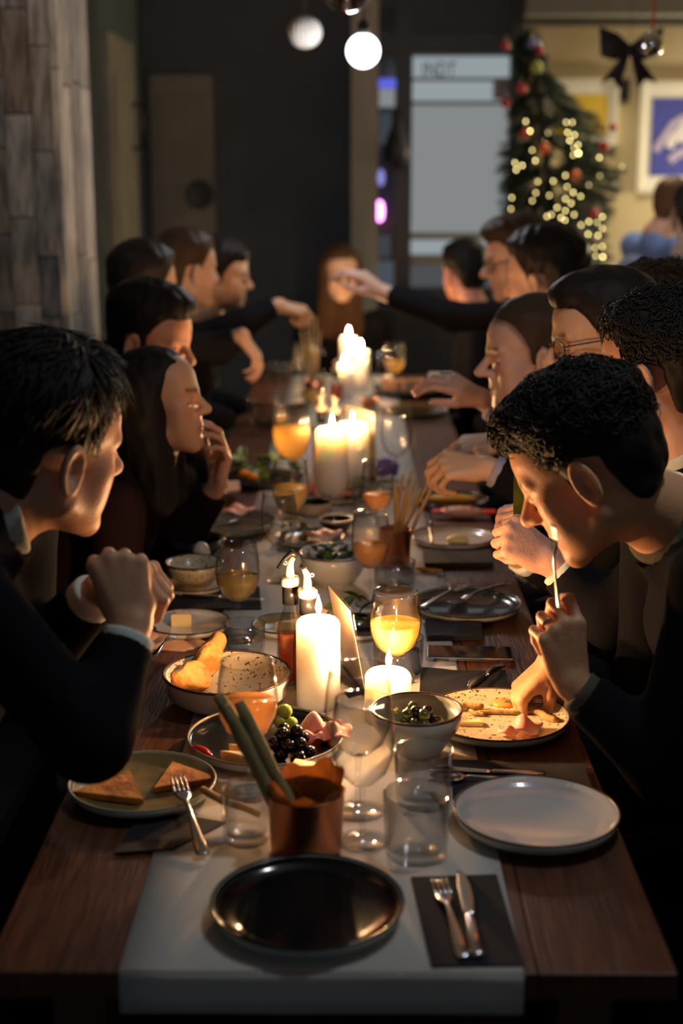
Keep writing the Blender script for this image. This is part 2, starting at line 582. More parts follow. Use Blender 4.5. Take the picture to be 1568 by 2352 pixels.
def ribbon(pts, w, mat, k):
    V, F = [], []
    n = len(pts)
    for i, (x, y) in enumerate(pts):
        a = pts[max(i - 1, 0)]; b = pts[min(i + 1, n - 1)]
        dx, dy = b[0] - a[0], b[1] - a[1]
        l = math.hypot(dx, dy)
        nx, ny = -dy / l * w / 2, dx / l * w / 2
        for s in (-1, 1):
            p = Vector((WX(x + s * nx), YB - .0285 - .0006 * k, WZ(y + s * ny))) - pB.location
            V.append(p)
    for i in range(n - 1):
        F.append((2 * i, 2 * i + 1, 2 * i + 3, 2 * i + 2))
    b = bmesh.new()
    me = pyd('ribbon', V, F, False)
    b.from_mesh(me)
    bmesh.ops.solidify(b, geom=b.faces[:], thickness=.0005)
    b.to_mesh(me); b.free()
    link('print_ribbon', me, mat, pB)
ribbon([(1497, 348), (1508, 328), (1522, 306), (1536, 284), (1556, 272), (1580, 270), (1606, 280), (1622, 300)], 17, ml, 0)
ribbon([(1528, 340), (1534, 322), (1548, 306), (1562, 288), (1580, 276)], 20, mw, 1)
ribbon([(1530, 370), (1546, 356), (1568, 346), (1590, 330), (1606, 306)], 19, ml, 1)
ribbon([(1545, 320), (1566, 310), (1584, 306), (1602, 316)], 24, mw, 2)

# plank-clad pillar on the left, every plank its own board
PY0, PY1, PX1 = 4.75, 5.36, at(143, 450, 4.75).x
pil = struct(box('wall_pillar', (-2.0, PY0 + .02, 0), (PX1 - .02, PY1, 2.9), pm('pillar_core', (.05, .045, .04), .9)))
def plank_mat(name, c1, c2):
    return pm(name, c1, .85, noise=(10, c2, (7, 7, .9), .42, .60), bump=(22, .55, (7, 7, .7)), rand=.25)
PM = [plank_mat('plank_grey', (.28, .25, .225), (.13, .115, .105)),
      plank_mat('plank_pale', (.42, .37, .32), (.21, .185, .16)),
      plank_mat('plank_brown', (.23, .185, .15), (.11, .085, .07))]
PBLUE = plank_mat('plank_blue', (.15, .175, .21), (.08, .09, .105))
def plank(lo, hi, m):
    s = [hi[i] - lo[i] for i in range(3)]
    o = link('plank', box_mesh('plank', *s, bev=.0025, z0=False, seg=1), m)
    o.location = Vector([(hi[i] + lo[i]) / 2 for i in range(3)])
    M = pil.location
    o.location -= Vector(M)
    o.parent = pil
prand = random.Random(3)
cols = [(-60, 18), (19, 80), (81, 141)]
cols = [(-310, -248), (-247, -185), (-184, -122), (-121, -61)] + cols
ends = {(19, 80): [18, 262, 500, 700], (81, 141): [104, 348, 590, 730], (-60, 18): [175, 340, 540, 720]}
for (pa, pb) in cols:
    zs = [2.9] + [at(50, y, PY0).z for y in ends.get((pa, pb), [60, 300, 520, 720])]
    while zs[-1] > .35:
        zs.append(zs[-1] - prand.uniform(.30, .55))
    zs[-1] = 0.0
    for zt, zb in zip(zs[:-1], zs[1:]):
        m = PM[prand.randrange(3)]
        if pa == 81 and abs(at(50, 590, PY0).z - zt) < .01:
            m = PBLUE
        t = prand.uniform(.012, .024)
        plank((at(pa, 450, PY0).x + .001, PY0 + .02 - t, zb + .0015), (at(pb, 450, PY0).x - .001, PY0 + .02, zt - .0015), m)
ys = [PY0 - .004, PY0 + .045, PY0 + .25, PY0 + .43, PY1]
for i, (ya, yb) in enumerate(zip(ys[:-1], ys[1:])):
    zs = [2.9]
    if i > 0:
        zs += [at(190, (205, 215, 240)[i - 1], ya).z + .02 * i]
    while zs[-1] > .35:
        zs.append(zs[-1] - (prand.uniform(.5, .8) if i else .9))
    zs[-1] = 0.0
    for zt, zb in zip(zs[:-1], zs[1:]):
        t = prand.uniform(.012, .022) if i else .026
        plank((PX1 - .02, ya + .001, zb + .0015), (PX1 - .02 + t, yb - .001, zt - .0015), PM[1] if i != 2 else PM[0])

# ------------------------------------------------------------------ table and benches
TXC = -.022
HW = .412
T0 = tab(740, 2232).y
T1 = tab(800, 862).y
tb = thing('dining_table', 'long dark wooden dining table laid for the dinner party', 'table', (TXC, (T0 + T1) / 2, 0))
tl = T1 - T0
nb_ = 5
bw = 2 * HW / nb_
for i in range(nb_):
    me = box_mesh('table_board', bw - .0015, tl, .035, .002)
    link('table_board', me, M_WOOD, tb, (-HW + bw * (i + .5), 0, TZ - .035))
for sx in (-1, 1):
    link('apron', box_mesh('apron', .025, tl - .3, .09, .003), M_WOOD, tb, (sx * (HW - .09), 0, TZ - .126))
for yy in (-tl / 2 + .16, tl / 2 - .16):
    link('apron', box_mesh('apron_end', 2 * HW - .2, .025, .09, .003), M_WOOD, tb, (0, yy, TZ - .126))
for yy in (-tl / 2 + .14, -tl / 6, tl / 6, tl / 2 - .14):
    for sx in (-1, 1):
        link('leg', box_mesh('leg', .07, .07, TZ - .034, .004), M_WOOD, tb, (sx * (HW - .09), yy, 0))
# white runner: flat strip with the front end hanging over the edge
rl, rr = tab(279, 2212), tab(1198, 2212)
V, F = [], []
xs = np.linspace(rl.x, rr.x, 9)
prof = [(T1 + .003, -.16), (T1 + .002, .0)] + [(y, 0) for y in np.linspace(T1 - .01, T0 + .008, 60)] + \
       [(T0 - .001, -.003), (T0 - .003, -.010), (T0 - .003, -.03), (T0 - .004, -.052)]
for layer in (0, 1):
    for (y, z) in prof:
        for i, x in enumerate(xs):
            dz = .0006 * math.sin(y * 9 + x * 14) if z == 0 else 0
            yy = y - (0.0012 if (z < 0 and y < T0) else 0) * layer
            V.append((x, yy + (.0006 * math.sin(x * 25) if z < -.005 else 0), TZ + .0006 + z + dz * .5 + .0006 + (.0012 * layer if z >= -.001 else 0)))
W = len(xs); n = len(prof); NN = W * n
for j in range(n - 1):
    for i in range(W - 1):
        q = (j * W + i, j * W + i + 1, (j + 1) * W + i + 1, (j + 1) * W + i)
        F.append(tuple(NN + k for k in q)); F.append(q[::-1])
for j in range(n - 1):
    for i in (0, W - 1):
        F.append((j * W + i, (j + 1) * W + i, NN + (j + 1) * W + i, NN + j * W + i))
for j in (0, n - 1):
    for i in range(W - 1):
        F.append((j * W + i, j * W + i + 1, NN + j * W + i + 1, NN + j * W + i))
tag(link('table_runner', fix_normals(pyd('runner', V, F)), M_RUNNER), 'white cloth runner down the middle of the long table', 'table runner')
for sx, lab in ((-1, 'dark bench under the guests on the left of the table'), (1, 'dark bench under the guests on the right of the table')):
    b = thing('bench', lab, 'bench', (sx * .80, 3.9, 0))
    mbn = pm('bench_black', (.012, .011, .011), .6)
    link('seat', box_mesh('seat', .25, 5.0, .05, .006), mbn, b, (0, 0, .40))
    for yy in (-2.3, -.8, .8, 2.3):
        link('leg', box_mesh('leg', .22, .05, .40, .003), mbn, b, (0, yy, 0))

# ------------------------------------------------------------------ hanging things and the lamp
def hang_cord(root, z_top, mat, r=.0025):
    link('cord', tube('cord', [(0, 0, 0), (0, 0, z_top)], r, 6), mat, root)
M_CORD = pm('black_cord', (.01, .01, .01), .6)
p = at(834, 117, 5.3)
lampr = thing('globe_pendant', 'bright white glowing globe pendant above the table', 'lamp', p)
gr = 35.5 / FPX * 5.4
link('globe', lathe('globe', [(gr * math.sin(a), -gr * math.cos(a)) for a in np.linspace(0, math.pi, 25)], 40), emitter('lit_globe', (.96, .97, 1.0), 6.0), lampr)
link('cap', lathe('cap', [(0, gr * .93), (.022, gr * .93), (.022, gr + .03), (.006, gr + .05), (0, gr + .05)], 24), M_BLACKPL, lampr)
lk = link('cord', tube('cord', [(0, 0, gr), (0, 0, 2.9 - p.z)], .003, 6), M_CORD, lampr)
lamp('globe_glow', (0, 0, -gr - .02), 16.0, (.92, .95, 1.0), .05, parent=lampr)
p = at(700, 74, 5.6)
pb = thing('paper_ball', 'ribbed white paper ball hanging left of the globe lamp', 'ornament', p)
gr2 = 37 / FPX * 5.7
V, F = [], []
nl = 40
for i in range(13):
    a = math.pi * i / 12
    for k in range(nl):
        b_ = 2 * math.pi * k / nl
        rr = gr2 * (1 - (.10 if k % 2 else 0)) * max(math.sin(a), .03)
        V.append((rr * math.cos(b_), rr * math.sin(b_), gr2 * math.cos(a) * .92))
for i in range(12):
    for k in range(nl):
        F.append((i * nl + k, i * nl + (k + 1) % nl, (i + 1) * nl + (k + 1) % nl, (i + 1) * nl + k))
link('paper_folds', fix_normals(pyd('ball', V, F, False)), pm('paper_white', (.50, .46, .42), .8), pb)
hang_cord(pb, 2.9 - p.z, M_CORD, .0015)
p = at(797, -38, 4.6)
gb = thing('glass_ball', 'large clear glass ball hanging at the top above the globe lamp', 'ornament', p)
g3 = .085
link('ball', lathe('gball', [(g3 * math.sin(a), -g3 * math.cos(a)) for a in np.linspace(0, math.pi, 25)], 40),
     pm('mirror_glass', (.30, .28, .28), .05, metal=.9), gb)
hang_cord(gb, 2.9 - p.z, M_CORD, .0015)
p = at(842, 36, 6.2)
sb = thing('glass_drop', 'tiny clear bead hanging beside the globe lamp', 'ornament', p)
link('bead', lathe('bead', [(.013 * math.sin(a), -.013 * math.cos(a)) for a in np.linspace(0, math.pi, 13)], 20), M_GLASSTHICK, sb)
hang_cord(sb, 2.9 - p.z, M_CORD, .001)
# bauble on a red ribbon and the dark bow
p = at(1497, 104, 5.2)
bb = thing('silver_bauble', 'shiny dark silver bauble hanging on a red ribbon', 'ornament', p)
br = 25 / FPX * 5.3
link('bauble', lathe('bauble', [(br * math.sin(a), -br * math.cos(a)) for a in np.linspace(0, math.pi, 21)], 32), pm('chrome', (.55, .52, .48), .06, metal=1), bb)
link('cap', lathe('cap', [(0, br * .96), (.010, br * .96), (.010, br + .014), (0, br + .014)], 16), M_STEEL, bb)
link('ribbon', tube('rib', [(0, 0, br), (0, 0, 2.9 - p.z)], .004, 6), pm('red_ribbon', (.45, .03, .02), .5), bb)
p = at(1447, 116, 6.3)
bow = thing('ribbon_bow', 'dark wine red ribbon bow hanging against the beige wall', 'bow', p)
mb = pm('bow_cloth', (.014, .005, .009), .8)
bow.scale = (1.15, 1, 1.1)
for s in (-1, 1):
    V = [(0, 0, .02), (s * .05, -.02, .06), (s * .115, -.015, .085), (s * .105, -.01, -.02), (s * .05, -.02, -.035), (0, 0, -.02),
         (0, .01, .02), (s * .05, .035, .06), (s * .115, .02, .085), (s * .105, .02, -.02), (s * .05, .035, -.035), (0, .01, -.02)]
    F = [(0, 1, 4, 5), (1, 2, 3, 4), (6, 11, 10, 7), (7, 10, 9, 8), (0, 6, 7, 1), (1, 7, 8, 2), (2, 8, 9, 3), (3, 9, 10, 4), (4, 10, 11, 5)]
    link('bow_loop', fix_normals(pyd('loop', V, F)), mb, bow)
    V = [(0, -.005, -.01), (s * .03, -.01, -.02), (s * .105, -.005, -.12), (s * .06, -.005, -.105), (s * .035, -.005, -.14),
         (0, .005, -.01), (s * .03, .0, -.02), (s * .105, .005, -.12), (s * .06, .005, -.105), (s * .035, .005, -.14)]
    F = [(0, 1, 2, 3, 4), (9, 8, 7, 6, 5), (0, 5, 6, 1), (1, 6, 7, 2), (2, 7, 8, 3), (3, 8, 9, 4), (4, 9, 5, 0)]
    link('bow_tail', fix_normals(pyd('tail', V, F)), mb, bow)
link('knot', lathe('knot', [(0, -.022), (.016, -.016), (.02, 0), (.016, .016), (0, .022)], 16), mb, bow)
hang_cord(bow, 2.9 - p.z, M_CORD, .001)

# lamps of the room above the frame: picture spot on the beige wall, a second globe pendant over the near end
def pendant(name, label, loc, power, col, r=.09):
    t = thing(name, label, 'lamp', loc)
    link('globe', lathe('globe', [(r * math.sin(a), -r * math.cos(a)) for a in np.linspace(0, math.pi, 21)], 32), emitter('lit_globe', (.96, .97, 1.0), 6.0), t)
    link('cord', tube('cord', [(0, 0, r), (0, 0, 2.9 - loc[2])], .003, 6), M_CORD, t)
    lamp('pendant_glow', (0, 0, -r - .02), power, col, .06, parent=t)
    return t
pendant('globe_pendant', 'white glowing globe pendant over the near end of the table', (.62, 2.0, 2.62), 19.0, (.80, .90, 1.0))
def wallspot(label, loc, power, col, rot=(0, 0, 0), cone=2.5):
    t = thing('ceiling_spotlight', label, 'lamp', loc)
    hd = link('shade', lathe('shade', [(.02, .10), (.045, .10), (.05, 0), (.044, 0), (.040, .09), (0, .09), (0, .10)], 24), M_BLACKPL, t)
    hd.rotation_euler = rot
    link('stem', tube('stem', [(0, 0, .09), (0, 0, 2.9 - loc[2])], .008, 8), M_BLACKPL, t)
    l = lamp('spot_glow', (0, 0, .03), power, col, .03, 'SPOT', spot=(cone, .8), parent=hd)
    return t
wallspot('black ceiling spotlight washing the beige wall by the tree', (1.55, 7.35, 2.72), 95, (1.0, .84, .55))
wallspot('black ceiling spotlight aimed at the plank pillar', (-.75, 3.35, 2.72), 20, (1.0, .90, .80), (.95, 0, .35), 1.2)
wallspot('black ceiling spotlight over the guests by the wall', (1.75, 5.6, 2.72), 75, (1.0, .93, .82), (.25, 0, 0), 1.25)
wl = thing('wall_lamp', 'warm round wall lamp beyond the blue poster', 'lamp', (2.95, YB - .16, 1.55))
link('globe', lathe('globe', [(.09 * math.sin(a), -.09 * math.cos(a)) for a in np.linspace(0, math.pi, 21)], 32), emitter('warm_globe', (1.0, .80, .48), 9.0), wl)
link('bracket', tube('bracket', [(0, .08, 0), (0, .158, 0)], .02, 12), M_BLACKPL, wl)
lamp('wall_lamp_glow', (-.13, -.10, 0), 120, (1.0, .85, .58), .06, parent=wl)
# ------------------------------------------------------------------ smooth bodies: distance fields -> one surface
def sd_ell(p, c, r):
    q = p - np.asarray(c)
    r = np.asarray(r)
    k0 = np.sqrt(((q / r) ** 2).sum(1)) + 1e-9
    k1 = np.sqrt(((q / (r * r)) ** 2).sum(1)) + 1e-9
    return k0 * (k0 - 1.0) / k1
def sd_cone(p, a, b, ra, rb=None):
    rb = ra if rb is None else rb
    a, b = np.asarray(a, float), np.asarray(b, float)
    ba = b - a
    q = p - a
    h = np.clip((q @ ba) / max(ba @ ba, 1e-9), 0, 1)
    return np.sqrt(((q - h[:, None] * ba) ** 2).sum(1)) - (ra + (rb - ra) * h)
def smin(a, b, k):
    h = np.maximum(k - np.abs(a - b), 0) / k
    return np.minimum(a, b) - h * h * k * .25
def smax(a, b, k):
    return -smin(-a, -b, k)
def sd_poly(px, py, P):
    """signed distance to a polygon (negative inside)"""
    P = np.asarray(P, float)
    d = np.full(px.shape, 1e9)
    s = np.ones(px.shape)
    n = len(P)
    j = n - 1
    for i in range(n):
        ex, ey = P[j] - P[i]
        wx, wy = px - P[i, 0], py - P[i, 1]
        t = np.clip((wx * ex + wy * ey) / (ex * ex + ey * ey), 0, 1)
        d = np.minimum(d, (wx - ex * t) ** 2 + (wy - ey * t) ** 2)
        c1 = py >= P[i, 1]
        c2 = py < P[j, 1]
        c3 = ex * wy > ey * wx
        flip = (c1 & c2 & c3) | (~c1 & ~c2 & ~c3)
        s = np.where(flip, -s, s)
        j = i
    return s * np.sqrt(d)
_NW = RNG.normal(size=(3, 14, 3))
_NP = RNG.uniform(0, 6.28, (3, 14))
def wob(p, freq, k=0):
    """cheap band-limited noise about -1..1"""
    a = p @ (_NW[k].T * freq) + _NP[k]
    return np.sin(a).mean(1) * 2.2
_OFF = np.array([[i, j, k] for i in (0, 1) for j in (0, 1) for k in (0, 1)])
_EDG = [(a, b) for a in range(8) for b in range(a + 1, 8) if np.abs(_OFF[a] - _OFF[b]).sum() == 1]
def surf(f, lo, hi, h, B=8):
    lo = np.asarray(lo, float)
    n = np.ceil((np.asarray(hi, float) - lo) / (h * B)).astype(int) + 1
    g = np.stack(np.meshgrid(*[np.arange(k) for k in n], indexing='ij'), -1).reshape(-1, 3)
    d = f(lo + (g + .5) * h * B)
    g = g[np.abs(d) < .87 * h * B * 1.45]
    N = n * B + 2
    o = np.stack(np.meshgrid(*[np.arange(B + 1)] * 3, indexing='ij'), -1)
    ids, pts, ed = [], [], [[], [], []]
    key = lambda a: (a[..., 0] * N[1] + a[..., 1]) * N[2] + a[..., 2]
    for s in range(0, len(g), 300):
        gb = g[s:s + 300]
        idx = gb[:, None, None, None, :] * B + o
        val = f((lo + idx.reshape(-1, 3) * h)).reshape(idx.shape[:-1])
        sg = val < 0
        cnt = sum(sg[:, a:a + B, b:b + B, c:c + B].astype(np.int8) for a, b, c in _OFF)
        bi, i, j, k = np.nonzero((cnt > 0) & (cnt < 8))
        if len(bi):
            cv = np.stack([val[bi, i + a, j + b, k + c] for a, b, c in _OFF], 1)
            acc = np.zeros((len(bi), 3))
            num = np.zeros(len(bi))
            for a, b in _EDG:
                va, vb = cv[:, a], cv[:, b]
                x = (va < 0) != (vb < 0)
                t = np.where(x, va / np.where(x, va - vb, 1), 0)
                acc += np.where(x[:, None], _OFF[a] + t[:, None] * (_OFF[b] - _OFF[a]), 0)
                num += x
            cell = idx[bi, i, j, k]
            ids.append(key(cell))
            pts.append(lo + (cell + acc / num[:, None]) * h)
        for ax in range(3):
            sl = [slice(0, B)] * 3
            sl2 = list(sl)
            sl2[ax] = slice(1, B + 1)
            A, Bv = sg[(slice(None), *sl)], sg[(slice(None), *sl2)]
            bi, i, j, k = np.nonzero(A != Bv)
            if len(bi):
                ed[ax].append(np.concatenate([idx[bi, i, j, k], A[bi, i, j, k][:, None].astype(int)], 1))
    ids = np.concatenate(ids)
    pts = np.concatenate(pts)
    ids, u = np.unique(ids, return_index=True)
    pts = pts[u]
    faces = []
    for ax in range(3):
        if not ed[ax]:
            continue
        e = np.concatenate(ed[ax])
        b, c = (ax + 1) % 3, (ax + 2) % 3
        q = []
        ok = np.ones(len(e), bool)
        for db, dc in ((0, 0), (-1, 0), (-1, -1), (0, -1)):
            cc = e[:, :3].copy()
            cc[:, b] += db
            cc[:, c] += dc
            kk = key(cc)
            w = np.clip(np.searchsorted(ids, kk), 0, len(ids) - 1)
            ok &= ids[w] == kk
            q.append(w)
        q = np.stack(q, 1)
        q = np.where(e[:, 3:4] == 1, q, q[:, ::-1])[ok]
        faces.append(q)
    return pts, np.concatenate(faces)

# ------------------------------------------------------------------ head, hands, clothes
def frame(fwd, up):
    y = Vector(fwd).normalized()
    x = y.cross(Vector(up)).normalized()
    z = x.cross(y)
    return np.array([[x.x, y.x, z.x], [x.y, y.y, z.y], [x.z, y.z, z.z]])
def head_sdf(p, o):
    """p in head space: x right, y forward, z up, origin between the ears"""
    x = np.abs(p[:, 0])
    q = np.stack([x, p[:, 1], p[:, 2]], 1)
    fem = o.get('fem', 0.0)
    d = sd_ell(p, (0, -.006, .048), (.0755, .097, .083))
    d = smin(d, sd_ell(p, (0, .042, .055), (.060, .049, .052)), .03)
    d = smin(d, sd_ell(p, (0, .036, -.030), (.058 - .004 * fem, .053, .070)), .03)
    jw = o.get('jaw', 1.0)
    d = smin(d, sd_cone(q, (.053 * jw, .004, -.050), (.016, .074, -.090), .020, .017), .03)
    d = smin(d, sd_ell(p, (0, .080, -.092), (.021, .017, .017)), .018)
    d = smin(d, sd_ell(q, (.041, .061, -.008), (.020, .017, .017)), .03)
    d = smin(d, sd_ell(q, (.033, .056, -.040), (.026, .024, .036)), .022)
    d = smin(d, sd_cone(q, (.006, .091, .031), (.045, .075, .035), .0105, .010), .014)
    d = smax(d, -sd_ell(q, (.031, .103, .011), (.020, .0165, .0125)), .012)
    d = smin(d, sd_ell(q, (.0315, .0790, .011), (.0145, .0135, .0120)), .0025)
    d = smax(d, -sd_cone(q, (.021, .0935, .0045), (.042, .0875, .0055), .0011, .0011), .002)
    d = smin(d, sd_cone(q, (.018, .087, .0185), (.043, .078, .0165), .0032, .003), .004)
    nz = o.get('nose', 1.0)
    d = smin(d, sd_cone(p, (0, .090, .024), (0, .090 + .027 * nz, -.012), .0075, .0105), .012)
    d = smin(d, sd_ell(p, (0, .090 + .027 * nz, -.016), (.0102, .0105, .0095)), .008)
    d = smin(d, sd_ell(q, (.0105, .103, -.0195), (.0078, .0110, .0078)), .010)
    d = smin(d, sd_ell(p, (0, .086, -.036), (.020, .0135, .016)), .012)
    d = smax(d, -sd_ell(q, (.0062, .108, -.0285), (.0034, .0055, .0034)), .003)
    d = smin(d, sd_ell(p, (0, .076, -.055), (.031, .021, .027)), .016)
    sm = o.get('smile', 0.0)
    d = smin(d, sd_cone(q, (.003, .0985, -.0500), (.023, .0875, -.0535 + .006 * sm), .0052, .0025), .004)
    d = smin(d, sd_cone(q, (0, .0965, -.0615), (.020, .0865, -.0585 + .006 * sm), .0062, .0028), .004)
    mo = o.get('open', 0.0)
    d = smax(d, -sd_cone(q, (0, .103, -.0555 - .002 * mo), (.024, .0895, -.0560 + .006 * sm), .0016 + .004 * mo, .0012), .002)
    # ear: helix ring, bowl, lobe
    e = q - np.array([.0765, -.010, .000])
    ca, sa = math.cos(.24), math.sin(.24)
    w = e[:, 0] * ca + e[:, 1] * sa * 1.0
    u = -(e[:, 1] * ca - e[:, 0] * sa)
    v = e[:, 2] + .22 * u
    rr = np.sqrt((u / .0155) ** 2 + (v / .0285) ** 2) + 1e-6
    flat = (rr - 1) * .018
    ring = np.sqrt(flat ** 2 + (w - .010) ** 2) - .0043
    bowl = np.maximum(flat, np.abs(w - .0025) - .0035)
    ear = smin(ring, bowl, .004)
    rr2 = np.sqrt(((u - .000) / .0095) ** 2 + ((v - .001) / .0185) ** 2) + 1e-6
    ear = smin(ear, np.sqrt(((rr2 - 1) * .012) ** 2 + (w - .0070) ** 2) - .0030, .003)
    ear = smin(ear, np.sqrt((u + .004) ** 2 + (v + .029) ** 2 + (w - .005) ** 2) - .0078, .006)
    ear = smax(ear, -(np.sqrt((u + .002) ** 2 + ((v + .006) / 1.5) ** 2 + (w - .010) ** 2) - .0062), .003)
    d = smin(d, ear, .004)
    return d
def head_col(p, o, skin):
    """natural colouring of the face: lips, brows, stubble"""
    C = np.tile(np.array(skin, float), (len(p), 1))
    x = np.abs(p[:, 0])
    y, z = p[:, 1], p[:, 2]
    def mixin(col, m):
        m = np.clip(m, 0, 1)[:, None]
        C[:] = C * (1 - m) + np.array(col) * m
    lip = np.exp(-(((z + .0558) / .0075) ** 2 + (x / .019) ** 4)) * (y > .075)
    mixin(o.get('lips', (.48, .20, .15)), lip * .75)
    red = np.exp(-((x - .045) / .02) ** 2 - ((z + .015) / .02) ** 2) * (y > .03)
    mixin((skin[0], skin[1] * .75, skin[2] * .7), red * .5)
    brow = np.exp(-(((z - .034 - .12 * (x - .02)) / .0045) ** 2)) * (x > .008) * (x < .050) * (y > .055)
    mixin(o.get('browcol', (.03, .02, .015)), brow * .85)
    lash = np.exp(-(((z - .0048 - .06 * (x - .03)) / .0016) ** 2)) * (x > .0185) * (x < .0455) * (y > .078)
    mixin((.015, .010, .008), lash * .9)
    if o.get('stubble', 0) > 0:
        st = np.clip((-.030 - z) / .02, 0, 1) * np.clip((y + .01) / .03, 0, 1) * np.clip((z + .125) / .02, 0, 1)
        st = st * (1 - np.exp(-(((z + .0558) / .008) ** 2 + (x / .02) ** 4)))
        n = .75 + .25 * wob(p, 300.0)
        mixin(o.get('beardcol', (.05, .03, .02)), st * o['stubble'] * n)
    if o.get('buzz', 0) > 0:
        P = HAIRLINE['short']
        m = np.clip(-sd_poly(y, z, P) / .01, 0, 1)
        mixin(o.get('buzzcol', (.09, .055, .035)), m * o['buzz'])
    return C
HAIRLINE = {
    'short': [(-.25, -.050), (-.085, -.058), (-.062, -.064), (-.048, -.056), (-.040, -.030), (-.030, .022), (.004, .036), (.014, -.006), (.024, -.006),
              (.030, .030), (.050, .062), (.066, .083), (.25, .100), (.25, .3), (-.25, .3)],
    'fringe': [(-.25, -.050), (-.085, -.058), (-.062, -.064), (-.048, -.056), (-.040, -.030), (-.030, .022), (.004, .036), (.014, -.010), (.026, -.010),
               (.034, .026), (.058, .056), (.070, .070), (.25, .062), (.25, .3), (-.25, .3)],
    'long': [(-.3, -.5), (.030, -.5), (.040, -.06), (.040, .03), (.055, .062), (.068, .085), (.25, .100), (.25, .3), (-.3, .3)],
}
def hair_sdf(p, o):
    st = o['style']
    ts, tt = o.get('side', .008), o.get('top', .022)
    x, y, z = p[:, 0], p[:, 1], p[:, 2]
    ax = np.abs(x)
    d = sd_ell(p, (0, -.008, .046), (.0775, .100, .085))
    d = smin(d, sd_cone(p, (0, -.038, -.01), (0, -.024, -.085), .052, .046), .03)
    t = np.clip((z - .025) / .09, 0, 1)
    t = t * t * (3 - 2 * t)
    r = sd_poly(y + .35 * np.maximum(ax - .045, 0), z, HAIRLINE[st])
    taper = np.clip(-r / o.get('taper', .040), 0, 1)
    taper = .10 + .90 * np.sqrt(taper)
    d = d - (ts + (tt - ts) * t) * taper
    if o.get('quiff'):
        d = smin(d, sd_ell(p, (0, .048, .112), (.052, .042, .026)) - o['quiff'] * taper, .03)
    if st == 'long':
        q = np.stack([ax, y, z], 1)
        L = o.get('len', .25)
        d = smin(d, sd_cone(q, (.050, -.015, .03), (.072, .0, -L), .048, .045), .05)
        d = smin(d, sd_cone(p, (0, -.06, .0), (0, -.065, -L), .070, .075), .06)
    d = smax(d, r, .006)
    a = o.get('curl', .0025)
    fr = o.get('freq', 90.0)
    if a > 0:
        d = d - a * wob(p * np.array([1, 1, .6 if a < .004 else 1]), fr, 1) - a * .5 * wob(p, fr * 2.1, 2)
    return d
def tufts(V, F, head, R, n, length, rad, curly, seed=1):
    """small locks lying on the hair surface, to be joined to the hair mesh"""
    rg = np.random.default_rng(seed)
    a, b, c, d = (V[F[:, i]] for i in range(4))
    nr = np.cross(c - a, d - b)
    ar = np.linalg.norm(nr, axis=1)
    nr = nr / (ar[:, None] + 1e-12)
    cen = (a + b + c + d) / 4
    out = ((cen - head) * nr).sum(1) > .03
    up = (cen - head) @ R[:, 2] > .045
    ok = np.nonzero(out & up)[0]
    pick = rg.choice(ok, n)
    VV, FF = [], []
    off = len(V)
    m = 7
    for i in pick:
        N_ = nr[i]
        # locks flow back and down from the crown
        flow = (cen[i] - head) @ R
        f0 = R @ np.array([flow[0] * .8, .35 if flow[1] > 0 else -.5, -.35 - .5 * abs(flow[0]) / .08])
        t = f0 - N_ * (f0 @ N_) + rg.normal(size=3) * (.9 if curly else .25)
        t = t - N_ * (t @ N_)
        t /= np.linalg.norm(t) + 1e-9
        bt = np.cross(N_, t)
        L_ = length * rg.uniform(.7, 1.3)
        sw = rg.uniform(1.5, 4.5) * (1 if rg.random() < .5 else -1) if curly else rg.uniform(-.5, .5)
        P = []
        for k in range(m):
            s_ = k / (m - 1)
            an = sw * s_
            lift = rad * .6 + (.0028 if curly else .002) * math.sin(math.pi * min(s_ * 1.2, 1)) 
            if curly:
                q = cen[i] + t * L_ / max(abs(sw), .1) * math.sin(abs(an)) + bt * math.copysign(1, sw) * L_ / max(abs(sw), .1) * (1 - math.cos(an)) + N_ * lift
            else:
                q = cen[i] + t * L_ * s_ + bt * .1 * L_ * an + N_ * lift
            P.append(q)
        for k in range(m):
            tt = P[min(k + 1, m - 1)] - P[max(k - 1, 0)]
            tt = tt / (np.linalg.norm(tt) + 1e-9)
            s1 = np.cross(tt, N_)
            s1 /= np.linalg.norm(s1) + 1e-9
            s2 = np.cross(s1, tt)
            rk = rad * (1 - .75 * (k / (m - 1)) ** 2) * (.5 if k == 0 else 1)
            for j in range(4):
                an = j * math.pi / 2
                VV.append(P[k] + (s1 * math.cos(an) * 1.9 + s2 * math.sin(an) * .6) * rk)
        for k in range(m - 1):
            for j in range(4):
                FF.append((off + k * 4 + j, off + k * 4 + (j + 1) % 4, off + (k + 1) * 4 + (j + 1) % 4, off + (k + 1) * 4 + j))
        off += m * 4
    return np.concatenate([V, np.array(VV)]), np.concatenate([F, np.array(FF)])
FING = [(.030, .086, (.042, .025, .021), .0092), (.010, .091, (.046, .029, .022), .0094),
        (-.0095, .086, (.042, .027, .021), .0088), (-.028, .077, (.033, .020, .019), .0078)]
